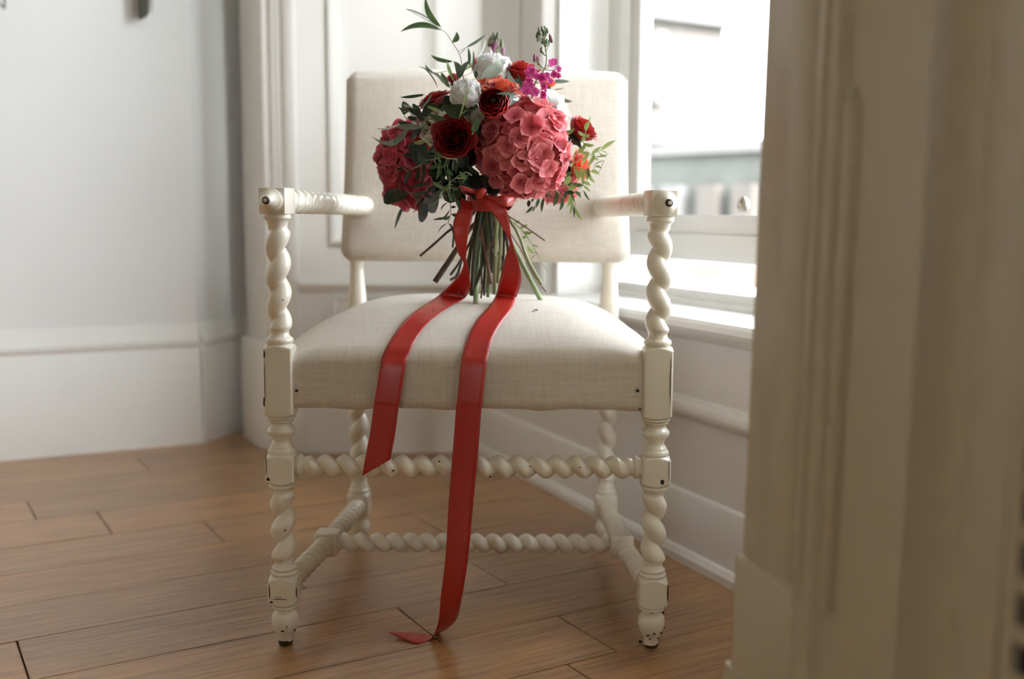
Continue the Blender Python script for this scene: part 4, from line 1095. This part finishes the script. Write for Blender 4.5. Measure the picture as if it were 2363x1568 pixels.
sprig('A', [(1650, 740), (1705, 735)], [(1695, 735, 1862, 735, 36, .03, 's'), (1715, 812, 1812, 796, 10, .03, 's'), (1770, 890, 1885, 920, 30, .06, 's')], 'stem_g', 'leaf_sprig', 'pale blurred leaves on the right of the stock', .0006, 0, 1.87)
sprig('A', [(1410, 905), (1388, 860)], [(1388, 862, 1195, 850, 30, .05, 's'), (1400, 890, 1310, 965, 46, .1, 'd'), (1405, 885, 1340, 900, 30, -.1, 'p')], 'stem_r', 'leaf_sprig', 'sage leaf lying across the ranunculus', .0007, .05)
sprig('A', [(858, 1080), (880, 980), (905, 860)], [(860, 1075, 937, 770, 17, .03, 'l')], 'stem_r', 'leaf_sprig', 'thin upright leaf in front of the white peony', .0005, .045)
sprig('A', [(880, 1030), (930, 1000)], [(935, 992, 704, 958, 128, -.12, 'd2')], 'stem_g', 'leaf_sprig', 'broad dark leaf under the white peony', .0008, .035)
sprig('H1', [(1150, 1050), (1000, 1040), (870, 1020), (740, 975)],
      [(870, 1020, 56, 1345, 128, -.17, 's'), (760, 1025, 152, 1182, 46, -.07, 'p'), (1065, 1168, 578, 1172, 120, .05, 's1'), (965, 980, 690, 708, 96, .08, 'p'), (900, 830, 688, 655, 150, -.10, 'o1'), (720, 920, 690, 640, 90, .28, 'g'), (720, 925, 600, 760, 60, .1, 'g'), (1065, 1010, 888, 690, 120, .03, 'd1'), (1090, 960, 1250, 655, 170, .08, 'k1'), (1460, 830, 1130, 708, 62, -.05, 'l'), (1420, 760, 1200, 660, 90, -.1, 'd1'), (1575, 1010, 1196, 888, 100, -.07, 'g'), (1135, 505, 640, 562, 62, -.03, 'd'), (1100, 540, 770, 545, 30, 0, 'g'), (1028, 800, 1300, 420, 42, .10, 's'), (985, 1090, 868, 1050, 66, -.1, 'p'), (870, 1100, 590, 1050, 100, -.05, 'k1'), (1150, 1165, 1065, 1080, 60, .05, 's'), (980, 1000, 780, 960, 80, 0, 'k'), (1000, 950, 740, 780, 80, .1, 'd'), (1110, 1060, 960, 800, 130, 0, 'k1')],
      'stem_r', 'eucalyptus_sprig', 'eucalyptus cluster with pale sage leaves on the left side', .0008, .030)
sprig('H1', [(700, 1090), (640, 1200), (560, 1370)], [(620, 1220, 515, 1500, 14, .03, 'g')], 'stem_r', 'leaf_sprig', None, .0005, .02)
sprig('H1', [(1300, 1450), (1220, 1445), (1155, 1442)], [(1160, 1442, 880, 1445, 58, -.13, 'l'), (1165, 1455, 908, 1520, 46, .14, 'l'), (1210, 1450, 1290, 1530, 56, .2, 'l1')], 'stem_g', 'leaf_sprig', 'pale green forked leaves beside the dark rose', .0008, .045)
sprig('H1', [(2080, 1310), (2110, 1270)], [(2105, 1275, 2235, 1000, 140, -.05, 'g1')], 'stem_g', 'leaf_sprig', None, .0008, .055)
sprig('H5', [(1330, 440), (1200, 430), (1100, 405), (980, 450), (840, 455)],
      [(1125, 400, 1003, 320, 66, -.1, 'g'), (1095, 485, 866, 555, 56, -.18, 'g'), (1090, 500, 1022, 745, 68, -.05, 'g'), (1230, 445, 1100, 575, 60, -.05, 'g'), (1150, 590, 1210, 795, 54, -.1, 'g'), (1195, 590, 1280, 690, 60, .08, 'g'), (1080, 640, 1160, 760, 70, 0, 'd'), (1000, 380, 900, 450, 60, 0, 'd'), (1290, 460, 1270, 620, 40, 0, 'd'), (1340, 500, 1320, 640, 40, 0, 'd')],
      'stem_g', 'pistachio_sprig', 'green sprig hanging under the dark rose', .0008, .04)
sprig('H5', [(1560, 690), (1480, 640), (1380, 680), (1290, 745), (1210, 820), (1160, 860)],
      [(1155, 885, 962, 775, 56, -.05, 'g'), (1165, 860, 1095, 1010, 28, 0, 'l'), (1110, 990, 945, 1145, 14, -.03, 'l'), (1100, 1000, 1100, 1075, 10, 0, 'l'), (1245, 785, 1220, 680, 44, 0, 'g'), (1490, 705, 1375, 618, 62, -.14, 'g'), (1205, 850, 1180, 950, 40, .05, 'l'), (1290, 735, 1490, 745, 18, -.05, 'l'), (1455, 735, 1430, 810, 32, 0, 'g'), (1500, 690, 1470, 760, 20, 0, 'g'), (1290, 905, 1358, 890, 48, -.05, 'g1'), (1350, 740, 1440, 700, 20, 0, 'l'), (1290, 760, 1330, 800, 40, 0, 'd1')],
      'stem_g', 'pistachio_sprig', 'light green twig in front of the ribbon knot', .0008, .05)
sprig('H5', [(1225, 780), (1225, 950), (1235, 1120), (1242, 1270), (1205, 1400)],
      [(1225, 1200, 1060, 1312, 30, -.1, 'd'), (1215, 1332, 970, 1355, 36, .02, 'd'), (1248, 1272, 1452, 1352, 64, -.05, 'd'), (1230, 1290, 1110, 1325, 44, -.12, 'g'), (1190, 1410, 1040, 1568, 18, .1, 'd'), (1208, 1408, 1265, 1550, 32, -.16, 'd'), (1245, 1165, 1325, 1165, 40, 0, 'k'), (1205, 1090, 1100, 1225, 24, .08, 'g'), (1225, 900, 1275, 1090, 76, .04, 'g'), (1290, 985, 1382, 1225, 58, -.04, 'g'), (1270, 830, 1300, 980, 14, 0, 'g')],
      'stem_g', 'pistachio_sprig', 'lowest green sprig hanging left of the ribbon', .0008, .055)
sprig('H5', [(840, 485), (740, 555), (650, 600), (600, 700)],
      [(650, 600, 548, 822, 60, .04, 'k'), (750, 555, 735, 792, 66, -.05, 'k'), (840, 520, 825, 700, 66, 0, 'k'), (840, 600, 800, 820, 50, 0, 'k'), (515, 570, 425, 590, 44, -.1, 'k'), (640, 590, 520, 545, 20, 0, 'k'), (840, 490, 615, 250, 240, .08, 'k2'), (700, 380, 520, 375, 60, 0, 'k'), (920, 520, 760, 300, 200, 0, 'k1'), (900, 300, 600, 240, 150, 0, 'k1')],
      'stem_g', 'eucalyptus_sprig', 'very dark leaves over the left hydrangea', .0008, .035)
sprig('H5', [(1100, 780), (960, 840), (880, 900), (800, 990), (620, 950), (585, 960)],
      [(950, 810, 636, 880, 54, .04, 'k'), (870, 905, 622, 950, 60, -.1, 'k'), (845, 925, 945, 1030, 76, .06, 'k'), (1020, 850, 880, 950, 80, 0, 'k'), (585, 962, 243, 1095, 215, .12, 'k1'), (822, 1020, 808, 1400, 152, 0, 'k1'), (1030, 950, 950, 1262, 240, .06, 'k1'), (1390, 880, 1150, 1060, 210, 0, 'k1'), (790, 1000, 700, 1030, 20, 0, 'k'), (780, 1020, 715, 1120, 34, 0, 'k'), (1090, 900, 1020, 1020, 60, 0, 'g')],
      'stem_r', 'eucalyptus_sprig', 'round dark eucalyptus leaves along the lower left', .0009, .045)
sprig('H5', [(600, 1000), (540, 1130)], [(538, 1130, 398, 1495, 52, .04, 's')], 'stem_r', 'leaf_sprig', 'slim sage leaf hanging at the lower left', .0006, .02)
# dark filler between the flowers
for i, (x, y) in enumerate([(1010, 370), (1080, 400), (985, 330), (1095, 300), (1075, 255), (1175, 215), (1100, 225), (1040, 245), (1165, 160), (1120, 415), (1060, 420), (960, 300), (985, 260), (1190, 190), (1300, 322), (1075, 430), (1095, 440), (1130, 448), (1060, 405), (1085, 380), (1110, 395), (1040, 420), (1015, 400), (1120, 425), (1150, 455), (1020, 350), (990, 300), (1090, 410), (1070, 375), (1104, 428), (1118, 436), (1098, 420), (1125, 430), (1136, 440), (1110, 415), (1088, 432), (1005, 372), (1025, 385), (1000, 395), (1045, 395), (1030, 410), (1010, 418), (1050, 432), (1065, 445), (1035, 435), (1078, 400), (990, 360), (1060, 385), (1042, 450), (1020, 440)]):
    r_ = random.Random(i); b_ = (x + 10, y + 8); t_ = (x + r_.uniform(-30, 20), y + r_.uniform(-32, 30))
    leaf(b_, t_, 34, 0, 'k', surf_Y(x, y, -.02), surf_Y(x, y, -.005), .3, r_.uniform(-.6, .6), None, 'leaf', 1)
sprig('H4', [(560, 860), (700, 790), (860, 715), (975, 665)],
      [(975, 665, 1152, 546, 46, -.05, 'l'), (862, 712, 985, 620, 42, -.05, 'l'), (700, 700, 790, 600, 60, 0, 'l'), (560, 480, 668, 402, 46, -.05, 'l'), (760, 580, 902, 600, 42, .12, 'l'), (740, 690, 850, 700, 40, 0, 'l'), (820, 690, 735, 855, 46, -.04, 'l'), (895, 700, 795, 872, 42, -.1, 'l'), (955, 695, 1048, 742, 22, .1, 'l'), (880, 750, 952, 780, 26, .05, 'l'), (890, 738, 1075, 700, 14, .1, 'g'), (1000, 678, 1055, 690, 12, 0, 'l'), (640, 760, 690, 660, 30, 0, 'l'), (600, 500, 660, 560, 40, 0, 'd'), (690, 530, 730, 640, 50, 0, 'd')],
      'stem_g', 'pistachio_sprig', 'long light green sprig pointing out to the right', .0008, .0, 1.76)
sprig('H4', [(745, 570), (780, 480), (815, 350), (850, 250)],
      [(780, 480, 698, 428, 40, -.1, 'l'), (790, 495, 838, 470, 38, .15, 'l'), (790, 430, 842, 308, 52, -.08, 'l'), (748, 575, 788, 460, 42, 0, 'l'), (835, 320, 850, 250, 8, 0, 'l')],
      'stem_g', 'pistachio_sprig', 'small upright sprig in front of the right red rose', .0006, 0, 1.735)
sprig('H4', [(600, 860), (720, 875), (830, 915), (945, 950)],
      [(900, 862, 985, 885, 30, -.15, 'l'), (850, 915, 957, 958, 46, -.12, 'l'), (830, 920, 905, 1055, 42, .12, 'l'), (720, 875, 762, 1092, 52, -.06, 'l'), (775, 885, 808, 1032, 46, -.1, 'l'), (650, 875, 705, 1032, 52, -.12, 'l'), (640, 820, 600, 860, 30, 0, 'l'), (1015, 785, 880, 850, 10, .05, 'g'), (820, 870, 830, 990, 40, 0, 'g')],
      'stem_g', 'pistachio_sprig', 'light green sprig in the middle of the right side', .0008, 0, 1.75)
sprig('H4', [(500, 1000), (580, 1130), (640, 1230), (665, 1300)],
      [(545, 1080, 610, 975, 76, -.05, 'l1'), (520, 1010, 628, 918, 60, -.05, 'g'), (500, 1030, 545, 870, 50, 0, 'g'), (590, 1165, 690, 1055, 72, -.05, 'l1'), (755, 1050, 850, 1092, 46, -.1, 'l'), (570, 1085, 690, 1070, 44, -.05, 'g'), (660, 1085, 760, 1085, 46, 0, 'g'), (765, 1090, 850, 1165, 26, 0, 'l'), (770, 1150, 845, 1272, 26, .06, 'g'), (655, 1160, 732, 1240, 40, -.1, 'g'), (600, 1180, 570, 1352, 40, -.08, 'l'), (625, 1250, 600, 1438, 36, -.05, 'l'), (650, 1330, 655, 1478, 26, 0, 'g'), (668, 1360, 745, 1502, 40, .06, 'l'), (555, 1150, 532, 1262, 36, 0, 'd'), (618, 1180, 662, 1295, 26, 0, 'g'), (560, 1170, 660, 1180, 50, 0, 'd'), (500, 1100, 470, 1000, 60, 0, 'd')],
      'stem_g', 'pistachio_sprig', 'hanging green sprig at the lower right', .0008, 0, 1.755)
sprig('H4', [(400, 1080), (450, 1160), (510, 1225), (570, 1270)],
      [(438, 1160, 402, 1342, 56, -.1, 'g'), (500, 1228, 475, 1396, 46, -.12, 'g'), (300, 1195, 460, 1282, 12, -.05, 'g'), (290, 1235, 260, 1412, 38, .04, 'g'), (235, 1245, 190, 1362, 42, .06, 'g'), (155, 1338, 68, 1422, 36, -.06, 'g'), (110, 1265, 100, 1352, 46, 0, 'd'), (180, 1335, 150, 1412, 22, 0, 'g'), (160, 1245, 140, 1290, 28, 0, 'g'), (310, 1195, 340, 1240, 26, 0, 'g')],
      'stem_g', 'pistachio_sprig', 'green leaves under the large hydrangea', .0007, 0, 1.755)
# ---- stems
def stem(pts, r0, r1, mat, Yt=1.765, Yb=1.74, label=None, name='stem', touch=False):
    if pts[0][1] > 250: pts = [(960 + (pts[0][0] - 960) * .45, 120)] + list(pts)
    P = []; n = len(pts)
    for i, (x, y) in enumerate(pts):
        px, py = cv('H6', x, y); Y = Yt + (Yb - Yt) * i / (n - 1)
        P.append(tuple(at(px, py, Y)))
    if touch: P[-1] = tuple(seat_hit(*cv('H6', *pts[-1]), .001))
    Q = [Vector(q) for q in spline(P, 10)] if n > 2 else [Vector(P[0]), Vector(P[1])]
    k = 1 / 5.6 / FPX * 1.75; m_ = len(Q)
    rad = [(r0 + (r1 - r0) * (i / (m_ - 1))) * k * (1 + .06 * math.sin(i * 2.3 + r0)) for i in range(m_)]
    vs, fs = tube(Q, rad, 10)
    for mt in (M[mat],): o = part(name, vs, fs, [mt, M['cut']], 50, None, Q[0], label)
    o.data.polygons[len(o.data.polygons) - 1].material_index = 1
    return o
for a in [([(780, 380), (500, 560), (300, 740), (105, 905)], 17, 16, 'stem_b'), ([(860, 420), (720, 590), (540, 880), (300, 1240)], 22, 40, 'stem_b'), ([(800, 600), (640, 945), (500, 1150)], 14, 17, 'stem_b'),
          ([(560, 500), (545, 640), (530, 790)], 16, 14, 'stem_d'), ([(860, 500), (780, 800), (680, 1080), (605, 1410)], 14, 15, 'stem_r'), ([(800, 600), (740, 900), (705, 1370)], 14, 13, 'stem_b'),
          ([(900, 300), (830, 700), (800, 1000), (775, 1410)], 30, 28, 'stem_d'), ([(970, 500), (930, 900), (860, 1180), (765, 1415)], 24, 26, 'stem_d'), ([(880, 500), (910, 640), (960, 900), (1025, 1270)], 17, 17, 'stem_r'),
          ([(960, 800), (945, 1060), (895, 1450)], 8, 12, 'stem_r'), ([(985, 700), (985, 1435)], 20, 22, 'stem_g'), ([(1100, 420), (1085, 700), (1075, 1400)], 28, 32, 'stem_g'), ([(1150, 400), (1150, 700), (1120, 1250)], 22, 22, 'stem_g'),
          ([(1180, 450), (1220, 640), (1270, 995)], 22, 22, 'stem_b'), ([(1060, 800), (1125, 870), (1225, 1010), (1322, 1190)], 17, 17, 'stem_b'), ([(1200, 340), (1400, 480), (1560, 590), (1722, 705)], 9, 9, 'stem_r'),
          ([(1240, 400), (1380, 620), (1500, 950), (1680, 1270)], 20, 20, 'stem_g'), ([(1230, 520), (1310, 660), (1430, 850), (1590, 1170), (1740, 1370)], 6, 8, 'stem_r'),
          ([(1040, 600), (1050, 690), (960, 870)], 7, 9, 'stem_r'), ([(1090, 560), (1075, 900)], 14, 14, 'stem_g'), ([(820, 480), (760, 900), (730, 1300)], 20, 14, 'stem_d'), ([(940, 480), (900, 900), (905, 1280)], 16, 10, 'stem_d'),
          ([(1000, 420), (960, 800), (935, 1415)], 20, 14, 'stem_d'), ([(1020, 400), (1030, 800), (1040, 1120)], 24, 16, 'stem_d'), ([(1180, 480), (1190, 800), (1170, 1100)], 18, 16, 'stem_d'), ([(700, 700), (600, 1120), (500, 1215)], 12, 20, 'stem_d')]:
    stem(*a[:4])
stem([(960, 450), (870, 800), (840, 1200), (828, 1520)], 26, 34, 'stem_g', label='green stem resting on the seat', touch=True, Yb=1.76)
stem([(1180, 440), (1310, 770), (1540, 1220), (1668, 1470)], 26, 34, 'stem_g', label='thick pale green stem slanting right onto the seat', touch=True, Yb=1.77)
rr_ = random.Random(4)
for i in range(16):
    x0 = rr_.uniform(860, 1130); x1 = x0 + rr_.uniform(-110, 70); yb = rr_.uniform(700, 1180)
    stem([(x0, 300), ((x0 + x1) / 2, 600), (x1, yb)], rr_.uniform(12, 24), rr_.uniform(10, 20), 'stem_d' if i % 3 else 'stem_b', 1.78, 1.79)
# sprig with small leaves among the stems on the right
sprig('H6', [(1280, 440), (1470, 620), (1620, 870), (1750, 1100)],
      [(1340, 470, 1400, 450, 30, 0, 'l'), (1400, 540, 1500, 500, 40, 0, 'l'), (1440, 600, 1560, 600, 46, .05, 'l'), (1480, 640, 1430, 680, 40, 0, 'l'), (1600, 870, 1495, 760, 40, -.2, 'l'), (1560, 750, 1650, 780, 26, .1, 'l'), (1620, 880, 1520, 985, 8, .1, 'g')], 'stem_g', 'pistachio_sprig', 'slender leafy twig among the stems on the right', .0011, 0, 1.80)
# ---- ribbon
def strip(name, L, R, label=None, nn=None, curve=0.0, parent=None):
    """satin strip between two edges given as 3-D points"""
    n = nn or len(L) * 4
    Ls = [Vector(q) for q in spline([tuple(p) for p in L], n)]; Rs = [Vector(q) for q in spline([tuple(p) for p in R], n)]
    V = []; F = []; nv = 6
    for i in range(n):
        d = Rs[i] - Ls[i]; t = (Ls[min(i + 1, n - 1)] - Ls[max(i - 1, 0)] + Rs[min(i + 1, n - 1)] - Rs[max(i - 1, 0)])
        nr = d.cross(t); nr = nr.normalized() if nr.length > 1e-12 else Vector((0, -1, 0))
        for j in range(nv + 1):
            u = j / nv; V.append(Ls[i] + d * u + nr * (curve * d.length * 4 * u * (1 - u)))
    for i in range(n - 1):
        for j in range(nv):
            q = i * (nv + 1) + j; F.append((q, q + 1, q + nv + 2, q + nv + 1))
    o = part(name, V, F, M['satin'], 180, parent, V[0], label)
    sm = o.modifiers.new('thickness', 'SOLIDIFY'); sm.thickness = .0004; sm.offset = 0
    return o
def on_seat(x, y): return seat_hit(x, y, .0048)
FY = 1.517
lt = [(1064, 457, 1089, 466, 1.715), (1057, 484, 1092, 487, 1.70), (1047, 509, 1088, 509, 1.695), (1045.5, 530, 1083, 528, 1.69), (1050, 559, 1079, 551, 1.69), (1057, 585, 1077, 576, 1.695), (1069, 606, 1076, 603, 1.70), (1066, 622, 1082, 626, 1.71), (1057, 636, 1085, 650, 1.72)]
L = [at(a, b, Y) for a, b, c, d, Y in lt]; R = [at(c, d, Y - .004) for a, b, c, d, Y in lt]
for a, b, c, d, Y in [(1039, 657, 1085, 668, 1.73), (1010, 684, 1071, 690, 1.74)]:
    L.append(at(a, b, Y)); R.append(at(c, d, Y))
for a, b, c, d in [(967, 712, 1042, 704), (939, 734, 998, 736), (912, 768, 972, 765), (892.5, 800, 953, 797), (881, 825, 943.5, 819)]:
    L.append(on_seat(a, b)); R.append(on_seat(c, d))
for a, b, c, d, Y in [(876.5, 848, 935.5, 848, 1.522), (865, 921, 924, 921, FY), (862, 940, 919.6, 945, FY), (853, 1004, 911.6, 1004, FY), (843, 1055, 906, 1034, FY), (836, 1099, 901, 1061, FY)]:
    L.append(at(a, b, Y)); R.append(at(c, d, Y))
strip('ribbon_tail', L, R, 'shorter red satin tail ending in a slanted cut above the floor', len(L) * 6, .03)
rt_ = [(1116, 453, 1133, 447, 1.70), (1119.6, 467.5, 1155, 467, 1.69), (1130, 485, 1170.5, 487, 1.685), (1143, 500, 1174, 507, 1.685), (1155, 519, 1178, 530, 1.685), (1166, 538, 1182, 556, 1.685), (1176, 560, 1187, 575, 1.69), (1172, 578, 1192, 590, 1.695), (1166, 593, 1199, 614, 1.70), (1162, 612, 1203, 636, 1.705), (1155, 637, 1202, 655, 1.71)]
L = [at(a, b, Y) for a, b, c, d, Y in rt_]; R = [at(c, d, Y) for a, b, c, d, Y in rt_]
for a, b, c, d, Y in [(1149, 664, 1197, 672, 1.72), (1143, 684, 1190, 690, 1.73)]:
    L.append(at(a, b, Y)); R.append(at(c, d, Y))
for a, b, c, d in [(1128.5, 707, 1180, 714), (1100, 739, 1157, 746), (1081, 774, 1138, 781), (1069.5, 809, 1128.5, 816)]:
    L.append(on_seat(a, b)); R.append(on_seat(c, d))
for a, b, c, d, Y in [(1063, 841, 1122, 848, 1.523), (1055, 921, 1114, 921, FY), (1052, 947, 1111, 947, FY), (1045.6, 1033, 1104.6, 1033, FY), (1036, 1150, 1093.5, 1150, FY), (1028, 1283, 1081, 1283, FY), (1017, 1380, 1066, 1380, 1.525)]:
    L.append(at(a, b, Y)); R.append(at(c, d, Y))
for a, b, Ya, c, d, Yc in [(1012.7, 1430, 1.538, 1055, 1426, 1.555), (1006, 1455, 1.545, 1036, 1449, 1.575), (999, 1468, 1.548, 1013, 1462, 1.59)]:
    L.append(at(a, b, Ya)); R.append(at(c, d, Yc))
L.append(on_floor(990, 1478, .0015)); R.append(on_floor(1000, 1469, .0012))
L.append(on_floor(971, 1485.5, .001)); R.append(on_floor(985, 1465.5, .001))
L.append(on_floor(952, 1484, .002)); R.append(on_floor(972, 1463, .003))
L.append(at(922, 1472, 1.560)); R.append(at(958, 1460.8, 1.588))
L.append(at(896, 1459.5, 1.570)); R.append(at(897, 1458.3, 1.573))
strip('ribbon_tail', L, R, 'long red satin tail trailing down to curl on the floor', len(L) * 6, .02)
# band round the stems, knot and bow loops
vs, fs = tube([NECK + Vector((.0, .0, .014)), NECK + Vector((0, 0, .008)), NECK + Vector((0, 0, -.002)), NECK + Vector((0, 0, -.010))], [.0300, .0285, .0275, .0270], 28, False)
band = part('ribbon_band', vs, fs, M['satin'], 60, None, NECK, 'satin band wound round the stems')
p = at(1110, 446, 1.695); vs, fs = tube([p + Vector((-.007, 0, -.006)), p + Vector((-.003, -.004, -.003)), p + Vector((.002, -.005, .002)), p + Vector((.007, -.002, .006))], [.003, .0068, .0072, .004], 12)
part('knot', vs, fs, M['satin'], 60)
L = [at(1112, 444, 1.70), at(1140, 454, 1.69), at(1165, 450, 1.685), at(1190, 455, 1.70), at(1178, 462, 1.72), at(1145, 462, 1.73)]
R = [at(1114, 450, 1.70), at(1146, 470, 1.69), at(1168, 478, 1.68), at(1180, 476, 1.70), at(1172, 486, 1.72), at(1146, 478, 1.73)]
strip('bow_loop', L, R, None, 24, .10)
L = [at(1108, 442, 1.70), at(1090, 436, 1.69), at(1064, 428, 1.685), at(1058, 432, 1.70), at(1080, 441, 1.72), at(1104, 446, 1.72)]
R = [at(1108, 449, 1.70), at(1092, 447, 1.69), at(1068, 437, 1.68), at(1062, 441, 1.70), at(1084, 454, 1.72), at(1106, 458, 1.72)]
strip('bow_loop', L, R, None, 24, .10)
# small things dropped on the seat
p = seat_hit(1235, 718, .0012)
V = [p + Vector((-.005, .002, .0005)), p + Vector((-.002, -.003, .0018)), p + Vector((.003, -.002, .0005)), p + Vector((.005, .001, .002)), p + Vector((.001, .004, .001)), p + Vector((0, 0, .0030))]
o = mesh('leaf_fragment', [v - p for v in V], [(0, 1, 5), (1, 2, 5), (2, 3, 5), (3, 4, 5), (4, 0, 5)], M['leaf_d'], None, 60); o.location = p
tag(o, 'tiny green leaf scrap lying on the seat right of the stems', 'leaf')
p = seat_hit(1001, 718, .0045)
V = [p + Vector((-.0022, 0, 0)), p + Vector((.0018, -.001, 0)), p + Vector((.0012, .0018, .0006)), p + Vector((0, 0, .0014))]
o = mesh('plant_crumb', [v - p for v in V], [(0, 1, 3), (1, 2, 3), (2, 0, 3), (0, 2, 1)], M['leaf_k'], None, 60); o.location = p
tag(o, 'black plant crumb on the left red ribbon', 'crumb')
